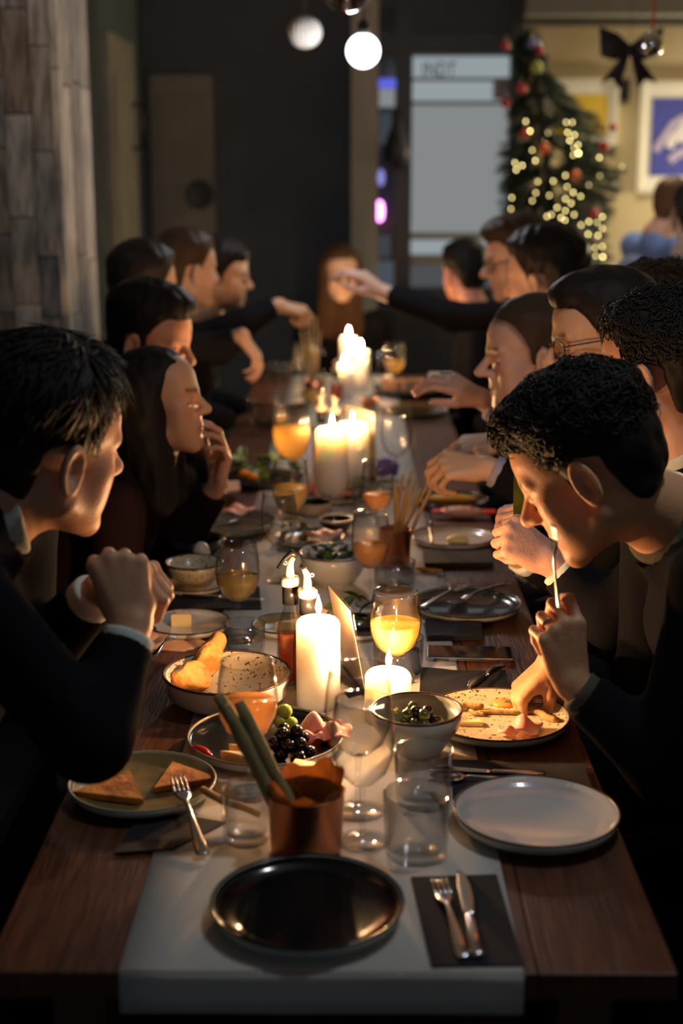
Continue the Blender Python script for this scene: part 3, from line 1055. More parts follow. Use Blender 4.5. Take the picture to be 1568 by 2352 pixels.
POSES = {
    'fist': ([(82, 92, 62)] * 4, [(.40, .75, -.50), (-.35, .70, -.62), (-.75, .40, -.50)]),
    'clasp': ([(66, 70, 40), (68, 74, 42), (70, 78, 44), (72, 82, 46)], [(.55, .75, -.35), (.10, .95, -.28), (-.30, .92, -.2)]),
    'hold': ([(38, 62, 38), (58, 78, 48), (70, 84, 52), (74, 86, 54)], [(.42, .78, -.46), (.05, .86, -.50), (-.05, .90, -.44)]),
    'pinch': ([(48, 40, 28), (54, 46, 30), (60, 52, 34), (66, 58, 38)], [(.40, .70, -.58), (.10, .80, -.58), (.10, .88, -.46)]),
    'drape': ([(22, 34, 20), (26, 38, 22), (30, 42, 24), (34, 46, 28)], [(.50, .80, -.34), (.30, .90, -.30), (.24, .94, -.24)]),
    'rest': ([(14, 24, 14), (16, 26, 14), (18, 28, 16), (20, 30, 18)], [(.62, .74, -.26), (.45, .86, -.22), (.34, .92, -.18)]),
}
def hand_prims(pose, sx, spread=1.0):
    fl, th = POSES[pose]
    palm, fing = [], []
    for (kx, ky, seg, r), f in zip(FING, fl):
        palm.append(((kx * .45 * sx, .012, 0), (kx * sx, ky, 0), .0125, r + .0022))
        pos = np.array([kx * sx, ky, 0.0])
        ang = 0
        sp = kx * 3.2 * spread * sx
        rr = r
        for s, a in zip(seg, f):
            ang += math.radians(a)
            dr = np.array([sp * math.cos(ang) * .8, math.cos(ang), -math.sin(ang)])
            dr /= np.linalg.norm(dr)
            nx = pos + dr * s
            fing.append((pos, nx, rr, rr * .93))
            pos, rr = nx, rr * .92
    pos = np.array([.016 * sx, .018, -.006])
    rr = .0135
    for s, dr in zip((.044, .034, .026), th):
        dr = np.array([dr[0] * sx, dr[1], dr[2]])
        dr /= np.linalg.norm(dr)
        nx = pos + dr * s
        (palm if rr > .012 else fing).append((pos, nx, rr, rr * .82))
        pos, rr = nx, rr * .82
    palm.append(((.016 * sx, .030, -.010), (.022 * sx, .052, -.008), .014, .011))
    palm.append(((-.018 * sx, .024, -.008), (-.020 * sx, .060, -.005), .013, .010))
    return palm, fing
def hand_sdf(p, prims):
    palm, fing = prims
    d = np.full(len(p), 1.0)
    for a, b, ra, rb in palm:
        d = smin(d, sd_cone(p * np.array([1, 1, 1.08]), a, b, ra, rb), .012)
    for a, b, ra, rb in fing:
        d = smin(d, sd_cone(p, a, b, ra, rb), .0035)
    return d
def masked(p, c, R, fn):
    """evaluate fn only near a group's sphere"""
    r = np.sqrt(((p - c) ** 2).sum(1))
    out = r - R + .02
    m = r < R + .05
    if m.any():
        out[m] = fn(p[m])
    return out
SKIN = {}
def skin_mat(name, **k):
    return pm(name, (.6, .4, .3), .48, sss=.12, sssr=(1, .35, .2), sscale=.008, vcol='Col', bump=(170, .10, (1, 1, 1)),
              noise=(14, (.42, .22, .15), (1, 1, 1), .62, .95), **k)
M_SKIN = skin_mat('skin')
def cloth_mat(name, col, rough=.9, sheen=.0):
    return pm(name, col, rough, spec=.03, sheen=sheen, bump=(240, .12, (1, 1, 1)))
def hair_mat(name, col, rough=.48):
    return pm(name, col, rough, spec=.13, bump=(520, .16, (1, 1, .5)))
def A(v):
    return np.array(v, float)
def person(label, head, fwd, skin=(.62, .40, .29), up=(0, 0, 1), hs=1.0, face=None, neck=None, hip=None, tface=None,
           hair=None, haircol=('dark_hair', (.012, .010, .009)), arms=(), coat=('black_suit', (.010, .010, .012)),
           shirt=None, res=.005, cres=.010, vneck=.0, sh_w=.185, feet=True, extra=None, group=None, cuff=None, collar=True, floor_hip=False):
    face = face or {}
    head = A(head)
    R = frame(fwd, up)
    tf = A(tface if tface is not None else (np.sign(-head[0]) or 1, 0, 0))
    tf = tf / np.linalg.norm(tf)
    side = np.cross(tf, A((0, 0, 1)))            # the person's right
    neck = A(neck) if neck is not None else head - R[:, 2] * .165 * hs - tf * .045
    hip = A(hip) if hip is not None else A((math.copysign(.78, head[0]), neck[1], .58))
    spine = (neck - hip) / np.linalg.norm(neck - hip)
    sw = sh_w * hs
    shl = {s: neck - spine * .055 * hs + side * s * sw for s in (-1, 1)}
    root = thing('person', label, 'person', (hip[0], hip[1], 0), group=group)
    org = A((hip[0], hip[1], 0))
    H = []
    for a in arms:
        s = a['s']
        hr = frame(a['fwd'], (0, 0, 1)) if 'back' not in a else None
        y = Vector(a['fwd']).normalized()
        z0 = Vector(a.get('back', (0, 0, 1)))
        z = (z0 - y * z0.dot(y)).normalized()
        x = y.cross(z)
        hr = np.array([[x.x, y.x, z.x], [x.y, y.y, z.y], [x.z, y.z, z.z]])
        H.append(dict(s=s, w=A(a['wrist']), e=A(a['elbow']), R=hr, pr=hand_prims(a.get('pose', 'hold'), -s if not a.get('flip') else s),
                      sc=a.get('sc', 1.0)))
    nb = head - R @ A((0, .020, .050)) * hs
    def body(p):
        def hd(q):
            return head_sdf((q - head) @ R / hs, face) * hs
        d = masked(p, head + R @ A((0, .0, .01)) * hs, .155 * hs, hd)
        d = smin(d, sd_cone(p, nb, neck + tf * .004, .051 * hs, .058 * hs), .03)
        d = smin(d, sd_cone(p, neck, (neck + hip) / 2, .055, .07), .04)
        for s in (-1, 1):
            d = smin(d, sd_cone(p, neck - spine * .085, shl[s] - spine * .02, .030, .030), .02)
        for a in H:
            d = smin(d, sd_cone(p, shl[a['s']], a['e'], .034, .032), .02)
            d = smin(d, sd_cone(p, a['e'], a['w'], .034, .0245 * a['sc']), .015)
            def hn(q, a=a):
                return hand_sdf((q - a['w']) @ a['R'] / a['sc'], a['pr']) * a['sc']
            d = smin(d, masked(p, a['w'] + a['R'] @ A((0, .08, -.02)) * a['sc'], .145 * a['sc'], hn), .014)
        return d
    pts = [head, neck, hip, shl[1], shl[-1]] + [a['w'] for a in H] + [a['e'] for a in H]
    lo = np.min(pts, 0) - .24
    hi = np.max(pts, 0) + .24
    V, F = surf(body, lo, hi, res)
    me = npmesh('body', V - org, F)
    loc = (V - head) @ R / hs
    near = np.sqrt((loc ** 2).sum(1)) < .17
    C = np.tile(np.array(skin, float), (len(V), 1))
    C[near] = head_col(loc[near], face, skin)
    att = me.color_attributes.new('Col', 'FLOAT_COLOR', 'POINT')
    att.data.foreach_set('color', np.concatenate([C, np.ones((len(V), 1))], 1).astype(np.float32).ravel())
    link('body', me, M_SKIN, root)
    if hair:
        hm = hair_mat(*haircol)
        def hf(p):
            return hair_sdf((p - head) @ R / hs, hair) * hs
        ex = .16 + (hair.get('len', .25) if hair['style'] == 'long' else .0)
        V, F = surf(hf, head - ex * hs - .05, head + ex * hs + .05, max(res, .0045) if hair.get('fine') is None else hair['fine'])
        if hair.get('tufts'):
            V, F = tufts(V, F, head, R, *hair['tufts'])
        link('hair', npmesh('hair', V - org, F), hm, root)
    # jacket / jumper
    chest = hip + (neck - hip) * .66
    nlen = np.linalg.norm(neck - hip)
    nax = (nb - neck) / np.linalg.norm(nb - neck)
    def collar_cut(d, p, hgt):
        q = p - neck
        h = q @ nax
        r = np.sqrt(np.maximum((q ** 2).sum(1) - h * h, 0))
        # the collar dips towards the throat
        front = (q - h[:, None] * nax) @ tf
        c_ = h - hgt + .22 * np.maximum(front, 0)
        return np.where((r < .090) & (h > -.03), smax(d, c_, .005), d)
    def torso(p, off):
        d = None
        for s in (-1, 1):
            c = sd_cone(p, hip + side * s * .065, chest + side * s * .075 + tf * .015, .125 + off, .112 + off)
            d = c if d is None else smin(d, c, .07)
            d = smin(d, sd_cone(p, neck - spine * .075 + side * s * .035, shl[s] - spine * .012, .058 + off, .056 + off), .06)
        return d
    vtop = neck + tf * .085 - spine * .005
    vbot = neck + tf * .16 - spine * (.10 + vneck)
    def jacket(p):
        d = torso(p, 0.0)
        for a in H:
            cuffp = a['w'] + (a['e'] - a['w']) * .14
            d = smin(d, sd_cone(p, shl[a['s']], a['e'], .060, .052), .035)
            d = smin(d, sd_cone(p, a['e'], cuffp, .052, .0385 * a['sc']), .03)
            cut = (p - cuffp) @ ((a['w'] - a['e']) / np.linalg.norm(a['w'] - a['e']))
            nearc = np.sqrt(((p - cuffp) ** 2).sum(1))
            d = np.where(nearc < .075, smax(d, np.minimum(cut, 0.03), .006), d)
        for s in (-1, 1):
            if not any(a['s'] == s for a in H):
                el = shl[s] - spine * .27 + tf * .06 + side * s * .04
                d = smin(d, sd_cone(p, shl[s], el, .060, .050), .035)
                d = smin(d, sd_cone(p, el, el + tf * .20 - A((0, 0, .06)), .050, .040), .03)
        if vneck > 0:
            d = smax(d, -sd_cone(p, vtop, vbot, min(.062, .030 + .25 * vneck), .010), .008)
        if collar:
            d = smin(d, sd_cone(p, neck - spine * .03, neck + nax * .05, .078, .073), .03)
            d = collar_cut(d, p, .004)
        return d - .0035 * wob(p, 16.0) - .0022 * wob(p * A((1, 1, .55)), 42.0, 1)
    lo2 = np.min(pts, 0) - .21
    hi2 = np.max(pts, 0) + .21
    V, F = surf(jacket, lo2, hi2, cres)
    link('jacket', npmesh('jacket', V - org, F), cloth_mat(*coat), root)
    if shirt is not None:
        smat = cloth_mat(*shirt)
        def shirt_f(p):
            d = torso(p, -.014)
            d = smin(d, sd_cone(p, neck - spine * .03 + tf * .003, neck + nax * .08 + tf * .003, .0700, .0660), .02)
            d = collar_cut(d, p, .026)
            for a in H:
                t = (a['w'] - a['e']) / np.linalg.norm(a['w'] - a['e'])
                c0, c1 = a['w'] - t * .075, a['w'] - t * .012
                dc = sd_cone(p, c0, c1, .0345 * a['sc'], .0335 * a['sc'])
                dc = np.maximum(dc, (p - c1) @ t)
                d = np.minimum(d, dc)
            return d
        V, F = surf(shirt_f, lo2, hi2, cres * .75)
        link('shirt', npmesh('shirt', V - org, F), smat, root)
    if feet:
        def legs(p):
            d = None
            for s in (-1, 1):
                h0 = hip + side * s * .09 - A((0, 0, .03))
                kn = A((h0[0], h0[1], .50)) + tf * .36 + side * s * .03
                an = A((kn[0], kn[1], .07)) - tf * .03
                c = sd_cone(p, h0, kn, .085, .060)
                d = c if d is None else smin(d, c, .05)
                d = smin(d, sd_cone(p, kn, an, .060, .042), .03)
                d = smin(d, sd_cone(p, an - A((0, 0, .025)), an + tf * .16 - A((0, 0, .035)), .042, .032), .02)
            return d
        def legs_stand(p):
            d = None
            for s in (-1, 1):
                h0 = hip + side * s * .09
                an = A((h0[0], h0[1], .07))
                c = sd_cone(p, h0, an, .09, .05)
                d = c if d is None else smin(d, c, .05)
                d = smin(d, sd_cone(p, an - A((0, 0, .025)), an + tf * .16 - A((0, 0, .035)), .042, .032), .02)
            return d
        l3 = np.array([hip[0] - .6, hip[1] - .6, -.02])
        h3 = np.array([hip[0] + .6, hip[1] + .6, hip[2] + .2])
        V, F = surf(legs_stand if floor_hip else legs, l3, h3, .016, 4)
        V[:, 2] = np.maximum(V[:, 2], 0.001)
        link('trousers', npmesh('trousers', V - org, F), cloth_mat('dark_trousers', (.010, .010, .012)), root)
    return root, dict(hands=H, hs=hs, neck=neck, sh=shl, org=org, R=R, head=head, tf=tf)

def spectacles(label, info, mat_frame):
    """wire glasses on a head"""
    hd, R, hs = info['head'], info['R'], info['hs']
    t = thing('glasses', label, 'glasses', tuple(hd))
    W = lambda p: R @ (A(p) * hs)
    for s in (-1, 1):
        pts = []
        for k in range(25):
            a = 2 * math.pi * k / 24
            x = .033 + .026 * math.copysign(abs(math.cos(a)) ** .75, math.cos(a))
            pts.append(W((s * x, .1045 - .28 * max(x - .012, 0), .008 + .019 * math.copysign(abs(math.sin(a)) ** .75, math.sin(a)))))
        link('lens_rim', tube('lens_rim', pts, .0019, 6), mat_frame, t)
        ln = [W((0, 0, 0))]
        me = pyd('lens', [p for p in pts[:-1]], [tuple(range(24))], False)
        bm_ = bmesh.new(); bm_.from_mesh(me); bmesh.ops.solidify(bm_, geom=bm_.faces[:], thickness=.001); bm_.to_mesh(me); bm_.free()
        link('lens', me, M_GLASS, t)
        link('temple', tube('temple', [W((s * .060, .091, .016)), W((s * .074, .060, .018)), W((s * .082, .0, .018)), W((s * .080, -.022, .004))], .0018, 6), mat_frame, t)
    link('bridge', tube('bridge', [W((-.009, .108, .014)), W((0, .110, .017)), W((.009, .108, .014))], .0017, 6), mat_frame, t)
    return t
# ------------------------------------------------------------------ the guests
SUIT = ('black_suit', (.011, .011, .014))
NAVY = ('navy_suit', (.022, .023, .032))
WHITE = ('white_shirt', (.60, .64, .60))
DARKH = ('dark_hair', (.017, .014, .013))
BROWNH = ('brown_hair', (.050, .030, .018))
AUBURN = ('auburn_hair', (.075, .040, .020))

# nearest guest on the right, bent over his plate
R1, R1i = person('dark curly haired man in black suit bending over his plate raising a fork', at(1362, 1088, 2.17), (-.79, .30, -.54), hs=1.09,
       skin=(.63, .32, .17), face=dict(stubble=.30, nose=1.05, jaw=1.0), neck=at(1524, 1178, 2.20), hip=(.84, 2.12, .58),
       hair=dict(style='short', top=.032, side=.012, curl=.004, freq=62.0, fine=.0042, quiff=.006, tufts=(1700, .030, .0012, True)), haircol=DARKH,
       arms=[dict(s=-1, wrist=at(1312, 1572, 2.06), elbow=at(1530, 1760, 2.02), fwd=(-.22, .05, .97), back=(.25, -.95, .1), pose='hold', sc=1.04),
             dict(s=1, wrist=at(1268, 1515, 2.36), elbow=at(1480, 1640, 2.42), fwd=(-.62, -.12, -.62), back=(-.70, -.1, .70), pose='pinch')],
       coat=SUIT, shirt=('tan_dim_shirt', (.10, .085, .065)), vneck=.0, res=.0031, cres=.0075)

# nearest guest on the left, turned away towards his neighbour
L1, L1i = person('man in black suit with clasped hands turned away in the left foreground', at(178, 1058, 1.95) + Vector((-.058, .046, .0)), (.72, .69, -.16), hs=1.08,
       skin=(.63, .33, .19), up=(.18, .0, 1), face=dict(stubble=.30, jaw=1.05), neck=at(2, 1140, 1.97), hip=(-.80, 1.86, .58), tface=(.995, -.02, 0),
       hair=dict(style='short', top=.034, side=.014, curl=.0015, freq=70.0, fine=.0045, taper=.065, tufts=(900, .045, .0015, False)), haircol=DARKH,
       arms=[dict(s=1, wrist=at(305, 1440, 1.90), elbow=at(205, 1700, 1.80), fwd=(-.22, .22, .95), back=(.15, -.95, .25), pose='fist', sc=1.10),
             dict(s=-1, wrist=at(232, 1352, 2.02), elbow=at(40, 1560, 2.10), fwd=(.72, -.50, .40), back=(.25, -.25, .93), pose='clasp', sc=1.10)],
       coat=SUIT, shirt=WHITE, vneck=.16, res=.0033, cres=.0075)

# woman beside him
person('woman with long dark hair raising her hand to her mouth', at(360, 934, 3.22), (.97, -.14, .10), skin=(.60, .32, .19),
       face=dict(fem=1, nose=.95, lips=(.45, .08, .09)), hair=dict(style='long', top=.008, side=.010, len=.20, curl=.0025), haircol=DARKH,
       neck=at(330, 1085, 3.2), hip=(-.80, 3.2, .56),
       arms=[dict(s=-1, wrist=at(500, 1112, 3.34), elbow=at(420, 1240, 3.40), fwd=(.22, -.15, .95), back=(.80, .45, -.2), pose='drape'),
             dict(s=1, wrist=at(345, 1480, 2.72), elbow=at(260, 1420, 2.95), fwd=(.90, -.15, -.05), back=(-.1, -.1, 1), pose='rest')],
       coat=('dark_wine_jumper', (.018, .009, .009)), res=.0045, cres=.012)
person('man with orange lit face looking down behind the dark haired woman', at(342, 790, 3.90), (.90, -.26, -.22), skin=(.68, .31, .16), hs=1.10,
       face=dict(stubble=.35), hair=dict(style='short', top=.034, side=.012, curl=.003, quiff=.006), haircol=DARKH, neck=at(262, 920, 3.88), hip=(-.80, 3.9, .58),
       coat=SUIT, res=.0048, cres=.014)
person('dark haired guest seen from behind beside the plank pillar', at(330, 668, 4.42), (.70, .70, -.12), skin=(.5, .3, .2), hair=dict(style='short', top=.03, side=.016),
       haircol=DARKH, hip=(-.82, 4.42, .58), coat=SUIT, res=.006, cres=.016)
person('short haired man with pale collar in the middle of the left side', at(428, 628, 4.85), (.80, .58, -.08), skin=(.58, .36, .26), face=dict(stubble=.3),
       hair=dict(style='short', top=.026, side=.008), haircol=BROWNH, hip=(-.80, 4.85, .58), shirt=('sand_shirt', (.30, .25, .17)), vneck=.08,
       arms=[dict(s=1, wrist=at(556, 770, 4.72), elbow=at(500, 800, 4.75), fwd=(.55, .05, -.85), back=(.8, -.2, .5), pose='drape')],
       coat=SUIT, res=.006, cres=.016)
person('bearded man at the far left reaching over with tongs', at(505, 640, 5.35), (.97, -.10, -.12), skin=(.60, .34, .20), face=dict(stubble=.7),
       hair=dict(style='fringe', top=.028, side=.012), haircol=DARKH, hip=(-.78, 5.35, .58),
       arms=[dict(s=1, wrist=at(640, 700, 5.30), elbow=at(560, 742, 5.22), fwd=(.95, .05, -.25), back=(.1, -.3, 1), pose='hold', sc=1.1)],
       coat=SUIT, res=.006, cres=.016)
person('woman with long auburn hair at the far end of the table', at(782, 632, 6.75), (.12, -.98, -.15), skin=(.60, .40, .28), face=dict(fem=1),
       hair=dict(style='long', top=.02, side=.014, len=.26), haircol=AUBURN, hip=(.0, 7.20, .58), tface=(0, -1, 0), neck=at(782, 722, 6.84),
       coat=SUIT, res=.0065, cres=.018, sh_w=.17)

# right side, from the near end away
person('man in dark suit with wavy hair seen from behind at the right edge', at(1512, 868, 2.66), (-.80, .55, -.12), skin=(.60, .34, .25), hs=1.05,
       hair=dict(style='short', top=.032, side=.016, curl=.004, freq=58.0, fine=.0045, tufts=(1300, .030, .0013, True)), haircol=DARKH, neck=at(1580, 1030, 2.66), hip=(.86, 2.66, .58),
       arms=[dict(s=-1, wrist=at(1268, 1292, 2.52), elbow=at(1400, 1420, 2.50), fwd=(-.72, .05, .45), back=(.1, -.85, .50), pose='fist', sc=1.1),
             dict(s=1, wrist=at(1185, 1275, 2.72), elbow=at(1330, 1340, 2.85), fwd=(-.35, -.10, .90), back=(-.75, .3, .2), pose='fist')],
       coat=SUIT, shirt=('white_shirt', (.60, .64, .60)), vneck=.0, res=.0042, cres=.011)
_, SPi = person('man with dark hair and glasses on the right side', at(1390, 788, 3.02), (-.97, -.02, -.18), skin=(.62, .38, .25), hs=1.06,
       hair=dict(style='short', top=.024, side=.014, curl=.003, freq=60.0, quiff=.004), haircol=DARKH, hip=(.84, 3.02, .58), neck=at(1440, 945, 3.04),
       arms=[dict(s=1, wrist=at(1150, 1012, 3.38), elbow=at(1320, 1060, 3.40), fwd=(-.95, -.05, -.10), back=(-.1, -.3, .95), pose='drape', sc=1.08),
             dict(s=-1, wrist=at(1120, 1075, 3.05), elbow=at(1300, 1160, 3.00), fwd=(-.95, .05, .05), back=(.1, -.55, .8), pose='pinch', sc=1.08)],
       coat=SUIT, shirt=('lilac_shirt', (.36, .34, .44)), vneck=.0, res=.0042, cres=.012)
person('smiling man with cropped hair in profile on the right side', at(1226, 826, 3.42), (-.985, -.06, -.10), skin=(.66, .42, .34), hs=1.10,
       face=dict(buzz=.75, smile=1.0, open=.5, nose=1.12, buzzcol=(.10, .065, .045)), hair=dict(style='short', top=.014, side=.0015, curl=.0015), haircol=('cropped_hair', (.060, .040, .028)),
       hip=(.82, 3.50, .58), neck=at(1270, 985, 3.46),
       arms=[dict(s=1, wrist=at(1105, 915, 3.74), elbow=at(1230, 1000, 3.72), fwd=(-.72, -.1, .40), back=(.2, -.5, .8), pose='drape', sc=1.1)],
       coat=('lilac_shirt', (.36, .34, .44)), collar=True, res=.0042, cres=.012)
person('guest with light brown curly hair behind the wavy haired man', at(1500, 768, 3.28), (-.90, .30, -.1), skin=(.62, .40, .30), hs=1.04,
       hair=dict(style='short', top=.034, side=.018, curl=.005, freq=62.0, tufts=(700, .030, .0015, True)), haircol=BROWNH, hip=(.98, 3.34, .62), coat=SUIT, res=.006, cres=.016)
person('guest with thick dark hair in front of the tall man with glasses', at(1252, 652, 4.30), (-.80, .55, -.12), skin=(.55, .34, .25),
       hair=dict(style='short', top=.036, side=.022, curl=.004), haircol=DARKH, hs=1.1, hip=(.80, 4.30, .58), coat=SUIT, res=.006, cres=.016)
_, TGi = person('tall man with brown hair and glasses stretching his arm across the table', at(1190, 604, 4.90), (-.97, -.05, -.20), skin=(.60, .37, .30), hs=1.04,
       face=dict(nose=1.1, stubble=.25), hair=dict(style='short', top=.034, side=.012, quiff=.012), haircol=BROWNH, hip=(.80, 4.95, .60), neck=at(1222, 702, 4.9),
       arms=[dict(s=1, wrist=at(882, 672, 5.45), elbow=at(1040, 728, 5.25), fwd=(-.80, .05, .60), back=(.5, -.3, .7), pose='drape', sc=1.3)],
       coat=SUIT, res=.006, cres=.016)
person('dark haired guest with red lit cheek at the far right end', at(1066, 632, 6.20), (-.45, .88, -.15), skin=(.62, .30, .22),
       hair=dict(style='short', top=.03, side=.022), haircol=DARKH, hip=(.62, 6.2, .58), coat=SUIT, res=.0065, cres=.018)
# two guests at another table further back
person('man in light blue shirt at the table by the wall', at(1545, 480, 6.70), (.80, .50, -.25), skin=(.58, .32, .22), hair=dict(style='short', top=.014, side=.006),
       haircol=('ginger_brown_hair', (.12, .06, .03)), neck=at(1506, 538, 6.68), hip=(1.50, 6.70, .74), tface=(.9, .4, 0), coat=('blue_shirt', (.16, .24, .52)), res=.006, cres=.014, floor_hip=True)
person('man in grey blue shirt with his back turned at the right edge', at(1598, 500, 5.60), (.3, .95, -.1), skin=(.58, .36, .26), hair=dict(style='short', top=.02, side=.01),
       haircol=DARKH, neck=at(1578, 592, 5.58), hip=(1.34, 5.60, .72), tface=(.35, .93, 0), coat=('grey_blue_shirt', (.20, .24, .32)), res=.006, cres=.014, sh_w=.21, floor_hip=True)

M_SPEC = pm('glasses_frame', (.015, .013, .012), .3)
spectacles('dark rimmed glasses of the man on the right side', SPi, M_SPEC)
spectacles('thin dark glasses of the tall man stretching his arm', TGi, M_SPEC)
# ------------------------------------------------------------------ tableware builders
ZT = TZ + .0034       # top of the runner
ZW = TZ + .0004       # top of the bare wood
def on(px, py, z=ZT):
    return tab(px, py, z)
def ring_torus(name, R, r, z, seg=56, k=8):
    V, F = [], []
    for i in range(seg):
        a = 2 * math.pi * i / seg
        for j in range(k):
            b = 2 * math.pi * j / k
            V.append(((R + r * math.cos(b)) * math.cos(a), (R + r * math.cos(b)) * math.sin(a), z + r * math.sin(b)))
    for i in range(seg):
        for j in range(k):
            F.append((i * k + j, ((i + 1) % seg) * k + j, ((i + 1) % seg) * k + (j + 1) % k, i * k + (j + 1) % k))
    return fix_normals(pyd(name, V, F))
def plate(label, px, py, r, h, inner, outer, rim=M_RIM, z=None, group=None, name='plate', cat='plate', flare=.95):
    t = thing(name, label, cat, on(px, py, ZT if z is None else z), group=group)
    link('plate_body', lathe('plate_body', [(0, 0), (r * .62, 0), (r * .64, .0025), (r * flare, h * .42), (r, h - .001), (r - .0035, h - .001),
                             (r * flare - .004, h * .42 + .003), (r * .70, .0062), (0, .0055)], 64), outer, t)
    link('glaze', lathe('glaze', [(0, .0068), (r * .70, .0076), (r * flare - .0046, h * .42 + .0044), (r - .0042, h - .0016),
                                  (r - .0037, h - .0020), (r * flare - .0040, h * .42 + .0036), (r * .70, .0066), (0, .0060)], 64), inner, t)
    link('rim', ring_torus('rim', r - .0016, .0019, h - .0008, 64), rim, t)
    return t
def bowl(label, px, py, R, h, inner, outer, rim=M_RIM, z=None, foot=.5, name='bowl'):
    t = thing(name, label, 'bowl', on(px, py, ZT if z is None else z))
    def prof(off):
        return [(R * foot * .9, .004), (R * (foot + .14), h * .10), (R * (foot + .30), h * .34), (R * .93, h * .66), (R - .0005, h)]
    outp = [(0, 0), (R * foot, 0)] + prof(0)
    inn = [(max(r - .0045, 0), z_ + .004 if i < 4 else z_) for i, (r, z_) in enumerate(prof(0))][::-1]
    link('bowl_body', lathe('bowl_body', outp + inn + [(0, .0085)], 64), outer, t)
    l1 = [(r - .0007, z_ + .0008) for r, z_ in inn] + [(0, .0096)]
    l2 = [(0, .0088)] + [(r - .0002, z_ + .0002) for r, z_ in inn[::-1]]
    link('glaze', lathe('glaze', l1 + l2, 64), inner, t)
    link('rim', ring_torus('rim', R - .0024, .0026, h, 64), rim, t)
    return t
WG_OUT = [(.0045, .084), (.0180, .0885), (.0340, .104), (.0430, .127), (.0455, .148), (.0435, .178), (.0395, .210)]
def wine_glass(label, px, py, h=.21, d=.091, wine=None, level=.142, z=None, seg=44):
    t = thing('wine_glass', label, 'glass', on(px, py, ZT if z is None else z))
    sz, sr = h / .21, d / .091
    S = lambda pr: [(r * sr, z_ * sz) for r, z_ in pr]
    inn = [(r - .0012, z_) for r, z_ in WG_OUT[1:]][::-1] + [(0, .0862)]
    link('glass_bowl', lathe('glass_bowl', [(0, .084)] + S(WG_OUT) + [(r * sr, z_ * sz) for r, z_ in inn], seg), M_GLASS, t)
    link('stem', lathe('stem', S([(0, .007), (.0065, .007), (.0040, .016), (.0036, .050), (.0042, .076), (.0062, .0838), (0, .0838)]), 20), M_GLASSTHICK, t)
    link('foot', lathe('foot', [(0, 0)] + [(r * sr, z_) for r, z_ in ((.0355, 0), (.0365, .0012), (.022, .0042), (.008, .0072))] + [(0, .0085)], seg), M_GLASSTHICK, t)
    link('rim', ring_torus('rim', .0389 * sr, .0010, .210 * sz, 44, 6), M_GLASSTHICK, t)
    if wine is not None:
        pr = [(0, .0868)]
        for (r, z_) in [(r - .0016, z_ + .0006) for r, z_ in WG_OUT[1:]]:
            if z_ < level:
                pr.append((r, z_))
            else:
                r0, z0 = pr[-1]
                k = (level - z0) / (z_ - z0)
                pr.append((r0 + (r - r0) * k, level))
                break
        pr.append((0, level))
        link('wine', lathe('wine', S(pr), seg), wine, t)
    return t
def tumbler(label, px, py, r=.040, h=.085, water=None, z=None, flare=1.08):
    t = thing('tumbler', label, 'glass', on(px, py, ZT if z is None else z))
    link('glass_wall', lathe('glass_wall', [(0, 0), (r * .94, 0), (r, .004), (r * flare, h), (r * flare - .0022, h), (r - .003, .013), (0, .010)], 44), M_GLASSTHICK, t)
    link('rim', ring_torus('rim', r * flare - .0011, .0013, h, 44, 6), M_GLASSTHICK, t)
    if water:
        k = water / h
        link('water', lathe('water', [(0, .0106), (r - .0036, .0136), (r * (1 + (flare - 1) * k) - .0030, water), (0, water)], 40), M_WATER, t)
    return t
def candle(label, px, py, R, h, power, flame=.036, z=None):
    p = on(px, py, ZT if z is None else z)
    t = thing('pillar_candle', label, 'candle', p)
    link('wax', lathe('wax', [(0, 0), (R, 0), (R, h - .010), (R - .002, h - .005), (R * .85, h - .001), (R * .5, h), (.008, h + .001), (0, h + .001)], 48), M_WAX, t)
    link('wick', tube('wick', [(0, 0, h - .002), (.0004, 0, h + .006), (.0018, 0, h + .011)], .0011, 6), M_WICK, t)
    f = flame
    prof = [(0, 0), (.0022, f * .04), (.0046, f * .16), (.0058, f * .30), (.0052, f * .48), (.0036, f * .66), (.0018, f * .84), (0, f)]
    prof = [(r * f / .036, z_) for r, z_ in prof]
    area = sum(math.pi * (a[0] + b[0]) * math.hypot(a[0] - b[0], a[1] - b[1]) for a, b in zip(prof[:-1], prof[1:]))
    m = emitter('flame_%d' % round(power * 100 + f * 1e5), FLAME, power / (math.pi * area))
    link('flame', lathe('flame', prof, 12), m, t, (.001, 0, h + .008))
    return t
def strip(secs):
    """solid along sections (x, y, z, half width, half thickness)"""
    V, F = [], []
    for (x, y, z, w, th) in secs:
        for a, b in ((-1, -.5), (-.6, -1), (.6, -1), (1, -.5), (1, .5), (.6, 1), (-.6, 1), (-1, .5)):
            V.append((x + a * w, y, z + b * th))
    n = len(secs)
    for i in range(n - 1):
        for k in range(8):
            F.append((i * 8 + k, i * 8 + (k + 1) % 8, (i + 1) * 8 + (k + 1) % 8, (i + 1) * 8 + k))
    F.append(tuple(range(8)))
    F.append(tuple((n - 1) * 8 + k for k in range(8)))
    return V, F
def joinvf(parts):
    V, F = [], []
    for v, f in parts:
        o = len(V)
        V += v
        F += [tuple(i + o for i in q) for q in f]
    return V, F
_fork = [strip([(0, .000, .0025, .0060, .0010), (0, .004, .0028, .0090, .0018), (0, .03, .0040, .0078, .0020), (0, .07, .0065, .0048, .0020), (0, .105, .0080, .0034, .0020),
                (0, .122, .0072, .0036, .0018), (0, .133, .0055, .0090, .0014), (0, .141, .0040, .0118, .0011), (0, .150, .0030, .0118, .0010), (0, .153, .0027, .0116, .0010)])]
for k in range(4):
    x = (-.0098 + k * .00653)
    _fork.append(strip([(x, .152, .0027, .0022, .0010), (x, .168, .0022, .0019, .0010), (x * .97, .182, .0034, .0016, .0009), (x * .95, .193, .0055, .0007, .0006)]))
FORK = fix_normals(pyd('fork', *joinvf(_fork)))
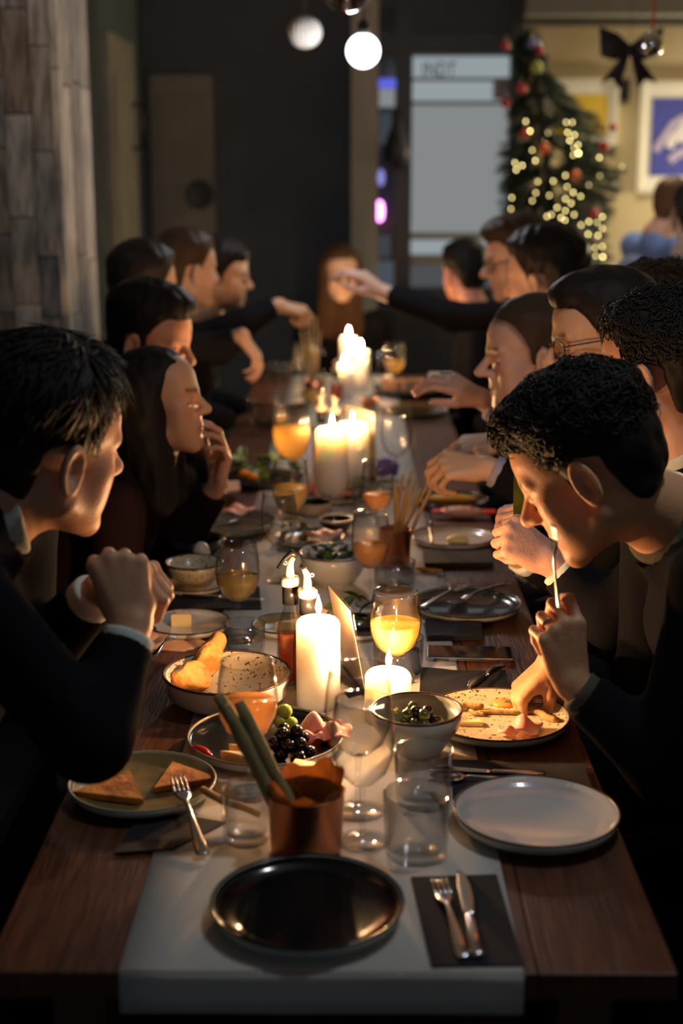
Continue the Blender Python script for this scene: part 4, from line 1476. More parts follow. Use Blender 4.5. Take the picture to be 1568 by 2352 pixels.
KNIFE = fix_normals(pyd('knife', *joinvf([strip([(0, 0, .0035, .0050, .0020), (0, .004, .0035, .0085, .0032), (0, .05, .0035, .0072, .0032), (0, .092, .0035, .0058, .0028), (0, .097, .0035, .0050, .0022)]),
        strip([(0, .096, .0032, .0050, .0016), (.001, .106, .0030, .0085, .0010), (.0015, .14, .0028, .0100, .0009), (.0015, .175, .0028, .0098, .0008), (0, .198, .0028, .0062, .0007), (-.003, .210, .0028, .0014, .0005)])])))
_sp = strip([(0, .000, .0025, .0060, .0010), (0, .004, .0028, .0085, .0018), (0, .03, .0040, .0074, .0020), (0, .07, .0065, .0045, .0020), (0, .112, .0080, .0032, .0018), (0, .124, .0064, .0045, .0014)])
V, F = [], []
for layer in (0, 1):
    for i in range(9):
        for j in range(9):
            u, v = i / 4 - 1, j / 4 - 1
            rr = max(abs(u), abs(v))
            l = math.hypot(u, v)
            if l > 0:
                u, v = u / l * rr, v / l * rr
            w = .0175 * (1 - .14 * v)
            V.append((u * w, .150 + v * .029, .0060 - .0050 * (1 - u * u - v * v) + .0011 * layer))
for i in range(8):
    for j in range(8):
        q = (i * 9 + j, (i + 1) * 9 + j, (i + 1) * 9 + j + 1, i * 9 + j + 1)
        F.append(q); F.append(tuple(81 + k for k in q[::-1]))
rim_ = [j for j in range(9)] + [i * 9 + 8 for i in range(1, 9)] + [72 + j for j in range(7, -1, -1)] + [i * 9 for i in range(7, 0, -1)]
for k in range(len(rim_)):
    a, b = rim_[k], rim_[(k + 1) % len(rim_)]
    F.append((a, b, b + 81, a + 81))
SPOON = fix_normals(pyd('spoon', *joinvf([_sp, (V, F)])))
CUT_LEN = {'fork': .193, 'knife': .21, 'spoon': .179}
def cutlery(kind, label, p0, p1, up=(0, 0, 1), length=None, flip=False):
    """p0 handle end, p1 tip"""
    me = {'fork': FORK, 'knife': KNIFE, 'spoon': SPOON}[kind]
    o = link(kind, me, M_STEEL)
    p0, p1 = Vector(p0), Vector(p1)
    y = (p1 - p0).normalized()
    z = Vector(up)
    z = (z - y * z.dot(y)).normalized() * (-1 if flip else 1)
    x = y.cross(z)
    s = (length or (p1 - p0).length) / CUT_LEN[kind]
    o.matrix_world = Matrix.Translation(p0) @ Matrix(((x.x, y.x, z.x), (x.y, y.y, z.y), (x.z, y.z, z.z))).to_4x4() @ Matrix.Scale(s, 4)
    return tag(o, label, kind)
def napkin(label, quad, z=None, th=.0016, mat=M_NAPKIN, wave=.0015, name='napkin', cat='napkin'):
    z = ZT if z is None else z
    ph = random.uniform(0, 6)
    o = slab(name, [on(x, y, z + .0002) for x, y in quad], th, mat, nx=8, ny=8,
             zf=lambda u, v: max(0, wave * (math.sin(5 * u + ph) * math.cos(4 * v + ph)) + wave * .2) if wave else 0)
    return tag(o, label, cat)
def ico(name, r, amp=0.0, freq=40.0, sub=3, k=0):
    b = bmesh.new()
    bmesh.ops.create_icosphere(b, subdivisions=sub, radius=1.0)
    P = np.array([v.co[:] for v in b.verts])
    Q = P * np.asarray(r)
    if amp:
        Q = Q + P * (amp * wob(Q, freq, k))[:, None]
    for v, q in zip(b.verts, Q):
        v.co = q
    me = bpy.data.meshes.new(name)
    b.to_mesh(me); b.free()
    me.shade_smooth()
    return me
def stick_between(name, label, a, b, r, mat, cat='breadstick', bend=.006, group=None):
    a, b = Vector(a), Vector(b)
    n = 9
    side = (b - a).cross(Vector((0, 0, 1)))
    side = side.normalized() if side.length > 1e-4 else Vector((1, 0, 0))
    ph = random.uniform(0, 6)
    pts = [(b - a) * (i / (n - 1)) + side * bend * math.sin(math.pi * i / (n - 1) * 1.3 + ph) * (math.sin(math.pi * i / (n - 1))) for i in range(n)]
    rad = [r * (.75 if i in (0, n - 1) else 1) * random.uniform(.88, 1.1) for i in range(n)]
    o = link(name, tube(name, pts, rad, 9), mat)
    o.location = a
    return tag(o, label, cat, group)
def sheet(name, mat, w, l, fn, th=.0016, nx=14, ny=10):
    """wavy slice: fn(u,v)->(x,y,z) offsets on u,v in 0..1"""
    V, F = [], []
    for layer in (0, 1):
        for j in range(ny + 1):
            for i in range(nx + 1):
                u, v = i / nx, j / ny
                x, y, z = fn(u, v)
                V.append((x * w, y * l, z + th * layer))
    W_ = nx + 1; N_ = W_ * (ny + 1)
    for j in range(ny):
        for i in range(nx):
            q = (j * W_ + i, j * W_ + i + 1, (j + 1) * W_ + i + 1, (j + 1) * W_ + i)
            F.append(tuple(N_ + k for k in q)); F.append(q[::-1])
    rim = [i for i in range(W_)] + [j * W_ + nx for j in range(1, ny + 1)] + [ny * W_ + i for i in range(nx - 1, -1, -1)] + [j * W_ for j in range(ny - 1, 0, -1)]
    for k in range(len(rim)):
        p, q = rim[k], rim[(k + 1) % len(rim)]
        F.append((p, q, N_ + q, N_ + p))
    return link(name, fix_normals(pyd(name, V, F)), mat)
def ham(label, p, w, l, rz, h=.02, seed=0):
    rr = random.Random(seed)
    a, b, c = rr.uniform(3, 5), rr.uniform(2, 4), rr.uniform(0, 6)
    def fn(u, v):
        x, y = u - .5, v - .5
        z = h * (.55 + .45 * math.sin(a * 2 * u + c) * math.cos(b * v + c)) * (1 - .5 * (2 * v - 1) ** 2)
        r = .5 * (1 + .12 * math.sin(7 * u + c))
        return (x * (1 - .25 * (2 * y) ** 2), y * (1 - .3 * (2 * x) ** 2) * r * 2, max(z, .0004))
    o = sheet('ham_slice', M_HAM, w, l, fn)
    o.location = p
    o.rotation_euler = (0, 0, rz)
    return tag(o, label, 'ham')
def wedge(label, p, w, l, h, rz, mat=M_CHEESE, name='cheese_wedge', cat='cheese'):
    V = [(0, 0, 0), (l, -w / 2, 0), (l, w / 2, 0), (0, 0, h), (l, -w / 2, h), (l, w / 2, h)]
    F = [(0, 2, 1), (3, 4, 5), (0, 1, 4, 3), (1, 2, 5, 4), (2, 0, 3, 5)]
    b = bmesh.new()
    me = pyd(name, V, F, False)
    b.from_mesh(me)
    bmesh.ops.bevel(b, geom=b.edges[:], offset=.0012, segments=2, affect='EDGES')
    b.to_mesh(me); b.free()
    o = link(name, me, mat)
    o.location = p
    o.rotation_euler = (0, 0, rz)
    return tag(o, label, cat)
def leaves(label, p, n, spread, size, h=.02, mat=M_LEAF, name='salad_leaf', seed=1, up=.6, group='salad leaves'):
    rr = random.Random(seed)
    base = None
    for i in range(n):
        def fn(u, v):
            x = (u - .5)
            wv = math.sin(math.pi * min(max(v, .02), .98)) ** .7
            return (x * wv * .7, v, .25 * size * (math.sin(2.2 * v + 1.0) - .6) + abs(x) * .3 * size * wv)
        if base is None:
            base = sheet(name, mat, size, size * 1.5, fn, .0006, 6, 8)
            o = base
        else:
            o = base.copy()
            COL.objects.link(o)
        a = rr.uniform(0, 6.28)
        rad = spread * math.sqrt(rr.random())
        o.location = (p[0] + rad * math.cos(a), p[1] + rad * math.sin(a), p[2] + rr.uniform(.2, 1) * h)
        o.rotation_euler = (rr.uniform(-up, up), rr.uniform(-up, up), rr.uniform(0, 6.28))
        tag(o, label, 'leaf', group)
def balls(name, label, pts, r, mats, cat, group, squash=(1, 1, 1.25), seed=3):
    rr = random.Random(seed)
    me = {}
    for p in pts:
        m = rr.choice(mats)
        if m.name not in me:
            me[m.name] = ico(name, (r * squash[0], r * squash[1], r * squash[2]), sub=2)
            me[m.name].materials.append(m)
        o = link(name, me[m.name], None)
        o.location = p
        o.rotation_euler = (rr.uniform(0, 3), rr.uniform(0, 3), rr.uniform(0, 3))
        o.scale = [rr.uniform(.9, 1.08)] * 3
        tag(o, label, cat, group)
def pile(c, n, spread, r, layers=2, seed=1):
    rr = random.Random(seed)
    pts = []
    tries = 0
    while len(pts) < n and tries < 4000:
        tries += 1
        l = min(len(pts) * layers // n, layers - 1)
        a, q = rr.uniform(0, 6.28), spread * math.sqrt(rr.random()) * (1 - .3 * l)
        p = Vector((c[0] + q * math.cos(a), c[1] + q * math.sin(a), c[2] + r + l * r * 1.45))
        if all((p - o).length > 1.75 * r for o in pts):
            pts.append(p)
    return pts

# ------------------------------------------------------------------ near end of the table
candle('tall white pillar candle burning in front of the oil bottles', 731, 1618, .0388, .160, 7.5)
candle('short white pillar candle burning behind the olive bowl', 890, 1652, .0400, .088, 6.0, .034)

plate('empty glossy black plate with pale outer side at the near end', 706, 2104, .123, .024, M_BLACKGLAZE, M_OUTGLAZE, M_BLACKGLAZE)
plate('empty white plate with a brown edge on the right', 1230, 1896, .120, .026, M_WHITEGLAZE, M_OUTGLAZE, z=ZT)
plate('speckled cream plate with ham and breadsticks before the bending man', 1140, 1668, .124, .024, M_CREAMSPECK, M_OUTGLAZE)
plate('dark olive plate with leftover flatbread at the left', 328, 1822, .112, .022, pm('olive_glaze', (.20, .16, .06), .35, noise=(20, (.12, .10, .05), (1, 1, 1), .45, .6)), M_OUTGLAZE, pm('pale_edge', (.30, .30, .24), .3), z=ZT)
plate('black platter with grapes cheese and ham in the middle', 610, 1720, .128, .026, M_BLACKGLAZE, M_OUTGLAZE, pm('worn_edge', (.20, .15, .09), .3))
bowl('speckled cream bowl with bread beside the oil bottles', 523, 1612, .115, .056, M_CREAMSPECK, M_WHITEGLAZE, foot=.62)
bowl('pale grey green bowl of olives right of the short candle', 955, 1732, .0745, .078, pm('celadon_inner', (.42, .44, .36), .25, coat=.3), M_OUTGLAZE, foot=.42)

# napkin with fork and knife at the near end
napkin('dark napkin under the near fork and knife', [(990, 2222), (1203, 2218), (1140, 2010), (943, 2016)], wave=0)
cutlery('fork', 'fork on the dark napkin at the near end', on(1063, 2204, ZT + .003), on(1000, 2002, ZT + .003), length=.195)
cutlery('knife', 'knife on the dark napkin at the near end', on(1096, 2202, ZT + .003), on(1053, 1990, ZT + .003), length=.215)
napkin('dark napkin behind the empty white plate', [(1040, 1838), (1372, 1846), (1340, 1756), (1036, 1746)], wave=0)
cutlery('spoon', 'spoon on the dark napkin behind the white plate', on(1240, 1800, ZT + .003), on(1058, 1792, ZT + .003), length=.17)
cutlery('knife', 'knife on the dark napkin behind the white plate', on(1252, 1782, ZT + .003), on(1082, 1772, ZT + .003), length=.18)
napkin('dark napkin under the dark olive plate', [(262, 1960), (398, 1952), (520, 1890), (330, 1860)], wave=0)
cutlery('fork', 'fork leaning on the edge of the dark olive plate', on(466, 1968, ZT + .004), on(392, 1745, ZT + .045), up=(.1, -.3, 1), length=.20)
stick_between('breadstick', 'breadstick lying from the dark olive plate towards the tumbler', on(462, 1812, ZT + .038), on(596, 1872, ZT + .012), .0062, M_STICK)
wedge('flatbread quarter on the dark olive plate', on(330, 1850, ZT + .009), .11, .10, .010, 2.4, M_CRUST, 'flatbread', 'bread')
wedge('second flatbread quarter on the dark olive plate', on(352, 1822, ZT + .009), .10, .09, .009, .9, M_CRUST, 'flatbread', 'bread')

# copper cup with paper and dark breadsticks
cp = thing('copper_cup', 'copper cup lined with brown paper at the near end', 'cup', on(702, 1955))
link('cup_wall', lathe('cup_wall', [(0, 0), (.046, 0), (.049, .004), (.0535, .090), (.055, .092), (.0515, .092), (.047, .006), (0, .005)], 40, wob=.010), M_COPPER, cp)
V, F = [], []
n_ = 36
for j in range(7):
    for k in range(n_):
        a = 2 * math.pi * k / n_
        zz = .012 + j / 6 * (.086 + .016 * max(0, math.sin(2 * a + .4)) + .006 * math.sin(7 * a) + .010 * max(0, math.sin(a)))
        rr = (.042 + .008 * j / 6 + .0020 * math.sin(9 * a + j)) + (.004 * (zz - .09) / .03 if zz > .09 else 0)
        V.append((rr * math.cos(a), rr * math.sin(a), zz))
for j in range(6):
    for k in range(n_):
        F.append((j * n_ + k, j * n_ + (k + 1) % n_, (j + 1) * n_ + (k + 1) % n_, (j + 1) * n_ + k))
pme = pyd('paper', V, F, False)
b_ = bmesh.new(); b_.from_mesh(pme); bmesh.ops.solidify(b_, geom=b_.faces[:], thickness=.0008); b_.to_mesh(pme); b_.free()
link('paper_lining', pme, M_KRAFT, cp)
c0 = on(702, 1955)
for k, (dx, dy, tx, ty, lb) in enumerate(((-.012, -.012, 516, 1622, 'left'), (.004, -.004, 548, 1612, 'right'), (-.004, .012, 500, 1596, 'rear'))):
    tip = at(tx, ty, c0.y + .02 + .012 * k)
    stick_between('breadstick', '%s dark olive breadstick in the near copper cup' % {'left': 'foremost', 'right': 'rightmost', 'rear': 'hindmost'}[lb], (c0.x + dx, c0.y + dy, ZT + .014), tip, .0105, M_STICKDARK, bend=.003)

tumbler('empty tumbler left of the copper cup', 566, 1928, .033, .078)
tumbler('empty tumbler in front of the other by the white plate', 955, 1962, .043, .092)
tumbler('empty tumbler just behind the other by the white plate', 972, 1842, .041, .085)
wine_glass('empty wine glass in front of the olive bowl', 832, 1930, .212, .090)
wine_glass('empty wine glass standing behind the foremost empty one', 822, 1862, .222, .100)
wine_glass('wine glass with pale orange wine behind the copper cup sticks', 572, 1822, .212, .092, M_WINE_O, .146)
wine_glass('wine glass with golden wine behind the short candle', 906, 1604, .200, .092, M_WINE_Y, .150)
tumbler('tumbler of water behind the golden wine glass', 914, 1556, .0455, .080, .052, flare=1.04)

# oil and vinegar bottles
def cruet(label, px, py, h, r, liq, level, lean, cap=True):
    t = thing('pourer_bottle', label, 'bottle', on(px, py))
    s = h / .235
    prof = [(0, 0), (r * .96, 0), (r, .004), (r, .098 * s), (r * .9, .115 * s), (.0125, .140 * s), (.0118, .172 * s), (.0135, .176 * s), (.0135, .184 * s)]
    inn = [(.0105, .184 * s), (.0098, .140 * s), (r * .9 - .0022, .113 * s), (r - .0022, .097 * s), (r - .0022, .007), (0, .006)]
    link('glass_body', lathe('glass_body', prof + inn, 36), M_GLASSTHICK, t)
    link('liquid', lathe('liquid', [(0, .0065), (r - .0028, .0075), (r - .0028, min(level, .097 * s)), (0, min(level, .097 * s))], 36), liq, t)
    link('neck_sleeve', lathe('neck_sleeve', [(.0128, .150 * s), (.0145, .150 * s), (.0145, .183 * s), (.0128, .183 * s)], 28), M_BLACKPL, t)
    link('pourer_collar', lathe('pourer_collar', [(0, .184 * s), (.0165, .184 * s), (.0185, .188 * s), (.0185, .197 * s), (.016, .200 * s), (.008, .201 * s), (0, .201 * s)], 30), M_POUR, t)
    z0 = .200 * s
    link('spout', tube('spout', [(0, 0, z0), (0, 0, z0 + .016), (.001 * lean, 0, z0 + .028), (.006 * lean, 0, z0 + .038)], [.0085, .0072, .0060, .0055], 14), M_POUR, t)
    link('hinge', ring_torus('hinge', .0030, .0013, 0, 14, 6), M_POUR, t, (-.0085 * lean, 0, z0 + .026)).rotation_euler = (math.pi / 2, 0, 0)
    if cap:
        link('lever_cap', tube('lever_cap', [(.012 * lean, 0, z0 + .040), (.004 * lean, -.002, z0 + .046), (-.010 * lean, -.002, z0 + .034), (-.022 * lean, -.002, z0 + .016)], [.0070, .0065, .0040, .0032], 10), M_BLACKPL, t)
    return t
cruet('glass bottle of red vinegar with black lever pourer', 668, 1566, .238, .0255, M_VINEGAR, .090, 1)
cruet('glass bottle of olive oil with open ivory pourer', 707, 1580, .222, .0262, M_OIL, .075, -1, cap=False)

# acrylic menu holder
def menu_holder(label, A_, B_, top, mat_card, base_w=.05):
    A_, B_ = Vector(A_), Vector(B_)
    t = thing('menu_holder', label, 'menu', (A_ + B_) / 2)
    o = (A_ + B_) / 2
    top = Vector(top)
    n = (B_ - A_).cross(top).normalized()
    def panel(name, off, th, inset, mat):
        a, b = A_.lerp(B_, inset) - o, B_.lerp(A_, inset) - o
        lo, hi = top * inset, top * (1 - inset)
        V = []
        for d in (off, off + th):
            V += [a + lo + n * d, b + lo + n * d, b + hi + n * d, a + hi + n * d]
        F = [(0, 3, 2, 1), (4, 5, 6, 7), (0, 1, 5, 4), (1, 2, 6, 5), (2, 3, 7, 6), (3, 0, 4, 7)]
        link(name, fix_normals(pyd(name, V, F, False)), mat, t)
    panel('acrylic_sheet', -.0045, .0025, 0, M_ACRYL)
    panel('menu_card', -.0008, .0014, .03, mat_card)
    panel('acrylic_cover', .0020, .0025, 0, M_ACRYL)
    sl = slab('acrylic_foot', [A_ - n * .035, B_ - n * .035, B_ + n * .035, A_ + n * .035], .003, M_ACRYL)
    sl.location -= o
    sl.location.z = 0
    sl.parent = t
    return t
menu_holder('slanted acrylic menu holder beside the tall candle', on(842, 1600), on(788, 1528), (-.030, 0, .165), M_PAPERCARD)

# bread: torn chunks, crumb inside and crust outside
def bread(label, pts, r, tear, k):
    """pts: axis in world px-space points; tear: direction of the torn side"""
    P = [A(p) for p in pts]
    t = thing('bread_piece', label, 'bread', P[0])
    td = A(tear) / np.linalg.norm(A(tear))
    def loaf(p, off):
        d = None
        for a, b, ra, rb in zip(P[:-1], P[1:], r[:-1], r[1:]):
            q = sd_cone(p, a, b, ra + off, rb + off)
            d = q if d is None else smin(d, q, .012)
        return d + .0022 * wob(p, 75.0, k) + .0012 * wob(p, 190.0, (k + 1) % 3)
    mid = sum(P) / len(P)
    def crumb(p):
        return smax(loaf(p, -.002), (p - mid) @ td - .006 - .005 * wob(p, 90.0, 2) - .0025 * wob(p, 230.0, 1), .004)
    def crust(p):
        return smax(smax(loaf(p, 0), (p - mid) @ td + .001 - .004 * wob(p, 60.0, 1), .003), -loaf(p, -.0045), .002)
    lo, hi = np.min(P, 0) - .06, np.max(P, 0) + .06
    for nm, f, m in (('crumb', crumb, M_BREAD), ('crust', crust, M_CRUST)):
        V, F = surf(f, lo, hi, .0022)
        link(nm, npmesh(nm, V - P[0], F), m, t)
    return t
bread('torn crusty bread piece standing up in the cream bowl', [on(462, 1560, ZT + .034), on(478, 1515, ZT + .055), on(500, 1470, ZT + .080)], [.024, .023, .017], (.55, -.75, .35), 0)
bread('torn bread piece lying at the left in the cream bowl', [on(414, 1560, ZT + .036), on(448, 1548, ZT + .040), on(470, 1558, ZT + .034)], [.018, .024, .020], (.5, -.6, .6), 1)

# olives with a sprig
oc = on(955, 1732)
pts = pile((oc.x, oc.y, ZT + .033), 26, .050, .0100, 3, 5)
balls('olive', 'dark olive in the pale grey green bowl', pts, .0098, [M_OLIVE, M_OLIVE, M_OLIVEP], 'olive', 'olives in the grey green bowl')
leaves('tiny herb leaf on the olives', (oc.x - .028, oc.y + .012, ZT + .050), 9, .010, .008, .022, pm('herb_leaf', (.33, .36, .08), .5), 'herb_leaf', 2, 1.2, 'herb sprig on the olives')

# platter with fruit, cheese and ham
pc = on(610, 1720)
zp = ZT + .0072
g0 = on(664, 1735, zp)
balls('black_grape', 'black grape on the platter', pile((g0.x, g0.y, zp), 17, .036, .0105, 3, 2), .0105, [M_GRAPEB], 'grape', 'black grapes on the platter', (1, 1, 1.12))
g1 = on(652, 1712, zp)
balls('green_grape', 'green grape behind the black grapes', [Vector((g1.x - .006, g1.y + .022, zp + .032)), Vector((g1.x + .010, g1.y + .020, zp + .030)), Vector((g1.x + .001, g1.y + .026, zp + .050))], .0118, [M_GRAPEG], 'grape', 'green grapes on the platter', (1, 1, 1.12))
tag(link('grape_stalk', tube('grape_stalk', [(0, 0, 0), (.006, .004, .014), (.004, .010, .028)], .0014, 6), pm('stalk', (.22, .18, .06), .7), loc=(g1.x - .020, g1.y + .02, zp + .03)), 'bare grape stalk on the black grapes', 'stalk')
wedge('long cheese wedge left of the breadsticks on the platter', on(505, 1752, zp), .030, .075, .022, -.35)
wedge('thin cheese wedge behind the first on the platter', on(525, 1738, zp), .020, .070, .024, -.5)
wedge('flat cheese slice at the front of the platter', on(652, 1790, zp + .002), .034, .060, .011, .22)
wedge('pointed cheese slice at the right front of the platter', on(768, 1772, zp + .012), .032, .066, .010, 2.95)
ham('rolled ham slice behind the grapes on the platter', on(735, 1690, zp), .075, .055, .3, .045, 4)
ham('second ham slice beside the rolled one on the platter', on(772, 1698, zp + .004), .065, .050, 1.2, .034, 9)
ham('small ham fold nearer the grapes on the platter', on(718, 1708, zp), .045, .045, 2.0, .030, 6)
cpz = on(458, 1732, zp + .006)
tag(link('chilli', tube('chilli', [(0, 0, 0), (.012, -.004, .004), (.026, -.013, .003), (.038, -.026, .000)], [.0035, .0062, .0052, .0012], 10), M_CHILLI, loc=on(437, 1722, zp + .014)), 'small red chilli at the left edge of the platter', 'chilli')

# food on the speckled plate
pz = ZT + .0075
ham('pink ham slice at the front of the speckled plate', on(1205, 1682, pz), .066, .050, .5, .030, 12)
ham('small red ham scrap beside the ham slice on the speckled plate', on(1166, 1690, pz), .026, .034, 1.4, .020, 3)
stick_between('breadstick', 'thin breadstick lying across the speckled plate', on(1085, 1638, pz + .004), on(1222, 1634, pz + .004), .0042, M_STICK)
stick_between('breadstick', 'short thick breadstick at the right of the speckled plate', on(1222, 1632, pz + .006), on(1282, 1655, pz + .008), .0062, M_STICK)
stick_between('breadstick', 'breadstick at the back left of the speckled plate', on(1046, 1622, pz + .010), on(1108, 1622, pz + .006), .0060, M_STICK)
stick_between('breadstick', 'stub of breadstick beside the thin one on the speckled plate', on(1078, 1632, pz + .004), on(1112, 1641, pz + .004), .0042, M_STICK)
tag(link('dip', ico('dip', (.022, .018, .007), .003, 60, 3), pm('golden_jam', (.62, .34, .08), .2, sss=.2), loc=on(1158, 1616, pz + .002)), 'dollop of golden relish on the speckled plate', 'relish')
wedge('cheese slice at the left of the speckled plate', on(1050, 1668, pz), .022, .042, .008, .2)
cutlery('fork', 'fork lying on the speckled plate under the picking hand', on(1262, 1612, pz + .020), on(1165, 1618, pz + .004), length=.13)
napkin('crumpled dark napkin behind the speckled plate', [(962, 1606), (1170, 1604), (1160, 1542), (966, 1540)], wave=.006)
cutlery('knife', 'knife resting on the napkin and the speckled plate', on(1152, 1528, ZT + .006), on(1042, 1606, ZT + .030), length=.20, up=(.3, -.4, 1))

# phone, napkins, slate plate
ph = thing('smartphone', 'black smartphone with silver edge lying on the right', 'phone', on(1078, 1506, ZT))
ph.rotation_euler = (0, 0, -.06)
link('case_edge', box_mesh('case_edge', .168, .074, .0078, .0035, seg=3), M_STEEL, ph)
link('screen', box_mesh('screen', .163, .069, .0016, .0006), pm('phone_glass', (.006, .007, .012), .05, coat=.8), ph, (0, 0, .0072))
link('camera_bump', box_mesh('camera_bump', .03, .004, .003, .001), M_BLACKPL, ph, (-.055, -.038, .0022))
napkin('folded dark napkin behind the smartphone', [(982, 1474), (1108, 1470), (1104, 1426), (976, 1432)], th=.009, wave=.005)
napkin('white paper slip under the smartphone', [(952, 1566), (1056, 1560), (1046, 1530), (950, 1534)], th=.0006, mat=pm('paper_slip', (.70, .66, .60), .8), wave=.0, name='paper_slip', cat='paper')
plate('speckled slate plate with spoon and fork on the right', 1072, 1402, .118, .020, M_SLATE, M_OUTGLAZE, M_SLATE)
cutlery('spoon', 'spoon with its bowl up across the slate plate', on(968, 1398, ZT + .022), on(1098, 1332, ZT + .026), length=.19)
cutlery('fork', 'fork across the slate plate', on(1168, 1340, ZT + .026), on(985, 1408, ZT + .016), length=.20)
wine_glass('wine glass of pale wine near the clasped hands', 548, 1468, .200, .090, M_WINE_P, .140)
tumbler('tumbler in front of the pale wine by the clasped hands', 562, 1512, .038, .072, .030)
plate('white plate with crumbs behind the clasped hands', 432, 1448, .088, .020, M_WHITEGLAZE, M_OUTGLAZE)
wedge('piece of pale cheese on the plate behind the clasped hands', on(392, 1440, ZT + .007), .034, .04, .026, .4)
cutlery('fork', 'fork on the crumb plate behind the clasped hands', on(352, 1510, ZT + .030), on(420, 1438, ZT + .020), length=.15)
napkin('dark napkin behind the pale wine glass', [(390, 1402), (600, 1400), (596, 1352), (400, 1352)], wave=.004)
cutlery('knife', 'knife on the dark napkin behind the pale wine glass', on(420, 1368, ZT + .008), on(590, 1378, ZT + .008), length=.19)
plate('dark rimmed plate with yellow cheese behind the vinegar bottle', 655, 1452, .070, .020, pm('ochre_glaze', (.36, .28, .12), .3), M_OUTGLAZE, M_SLATE)
wedge('yellow cheese slice behind the vinegar bottle', on(630, 1448, ZT + .008), .03, .05, .018, .2)
ham('ham slice behind the oil bottle', on(720, 1425, ZT + .004), .07, .05, .4, .05, 21)
plate('dark plate of greens right of the menu holder', 812, 1452, .080, .018, M_BLACKGLAZE, M_OUTGLAZE)
lp = on(815, 1440)
leaves('dark green salad leaf right of the menu holder', (lp.x, lp.y, ZT + .018), 12, .045, .030, .03, M_LEAF, 'salad_leaf', 5, .8, 'salad leaves right of the menu holder')

# ------------------------------------------------------------------ middle of the table
wine_glass('wine glass of orange wine before the second copper cup', 850, 1388, .205, .085, M_WINE_O, .140)
cp2 = thing('copper_cup', 'copper cup full of fanned breadsticks in the middle', 'cup', on(906, 1300))
link('cup_wall', lathe('cup_wall', [(0, 0), (.034, 0), (.036, .003), (.0395, .092), (.0405, .093), (.0375, .093), (.034, .005), (0, .004)], 36), M_COPPER, cp2)
c2 = on(906, 1300)
for k, (tx, ty) in enumerate(((905, 1105), (925, 1090), (938, 1112), (955, 1100), (966, 1122), (985, 1108), (1000, 1104), (915, 1130), (945, 1080), (930, 1135))):
    stick_between('breadstick', 'thin pale breadstick fanned out in the second copper cup', (c2.x + random.uniform(-.018, .014), c2.y + random.uniform(-.018, .018), ZT + .012),
                  at(tx, ty, c2.y + random.uniform(-.03, .05)), .0044, M_STICK, bend=.003, group='breadsticks in the second copper cup')
tumbler('tumbler of water before the second copper cup', 905, 1352, .046, .066, .044, flare=1.04)
bowl('white bowl of green salad in the middle', 766, 1338, .080, .072, M_WHITEGLAZE, M_WHITEGLAZE, M_RIM)
b0 = on(766, 1338)
leaves('dark green leaf in the white salad bowl', (b0.x, b0.y, ZT + .044), 16, .045, .030, .03, pm('dark_leaf', (.045, .075, .02), .45), 'salad_leaf', 8, .7, 'leaves in the white salad bowl')
plate('white plate with butter and a fork on the right', 1040, 1246, .107, .020, M_WHITEGLAZE, M_OUTGLAZE)
tag(link('butter', ico('butter', (.03, .02, .012), .003, 60, 3), pm('butter', (.62, .52, .24), .4, sss=.2), loc=on(1052, 1240, ZT + .014)), 'lump of butter on the white plate by the second copper cup', 'butter')
cutlery('fork', 'fork standing on the butter plate', on(985, 1196, ZT + .070), on(992, 1248, ZT + .014), length=.13, up=(0, -1, .3))
napkin('dark napkin before the butter plate', [(975, 1304), (1132, 1302), (1126, 1272), (972, 1272)], th=.012, wave=.0)
stick_between('breadstick', 'breadstick lying before the butter plate', on(955, 1306, ZT + .005), on(1018, 1312, ZT + .005), .005, M_STICK)
wine_glass('empty wine glass left of the middle', 642, 1334, .208, .085)
wine_glass('wine glass of golden wine in front of the lit candle pair', 668, 1262, .228, .093, M_WINE_Y, .148)
wine_glass('wine glass of orange wine right of the lit candle pair', 866, 1252, .216, .084, M_WINE_O, .128)
wine_glass('tall wine glass of yellow wine left of the lit candle pair', 670, 1140, .265, .112, M_WINE_Y, .162)
wine_glass('empty wine glass shining right of the lit candle pair', 909, 1122, .240, .096)
bowl('cream bowl with a pale egg at the left', 446, 1332, .066, .042, M_CREAMSPECK, M_CREAMSPECK, M_RIM, z=ZT + .022)
plate('cream saucer under the bowl with the egg', 446, 1356, .072, .018, M_CREAMSPECK, M_CREAMSPECK)
e0 = on(463, 1325)
tag(link('egg', ico('egg', (.021, .021, .027), 0, sub=3), pm('egg', (.62, .58, .50), .4, sss=.2), loc=(e0.x, e0.y, ZT + .058)), 'peeled egg in the cream bowl at the left', 'egg')
bowl('dark bowl with shells behind the egg bowl', 452, 1282, .070, .05, M_BLACKGLAZE, M_SLATE, M_SLATE)
plate('large grey green plate at the left', 512, 1218, .140, .028, M_GREYGLAZE, M_GREYGLAZE, M_GREYGLAZE)
cutlery('knife', 'knife sticking out from the grey green plate', on(396, 1226, ZT + .030), on(540, 1196, ZT + .032), length=.21)
plate('platter with ham and salad in the middle', 712, 1246, .088, .018, M_GREYGLAZE, M_OUTGLAZE)
h0 = on(700, 1242)
leaves('yellow green leaf on the middle platter', (h0.x - .03, h0.y, ZT + .02), 9, .035, .03, .03, pm('yellow_leaf', (.26, .26, .06), .5), 'salad_leaf', 11, .7, 'leaves on the middle platter')
ham('red ham slice on the middle platter', on(742, 1240, ZT + .012), .10, .07, .2, .035, 30)
bowl('black bowl with pale rim before the candle pair', 716, 1180, .058, .034, M_BLACKGLAZE, pm('beige_glaze', (.45, .36, .25), .3), pm('beige_edge', (.50, .38, .24), .3), foot=.7)
bowl('small black bowl behind the white salad bowl', 772, 1222, .046, .036, M_BLACKGLAZE, M_SLATE, pm('beige_edge', (.50, .38, .24), .3))
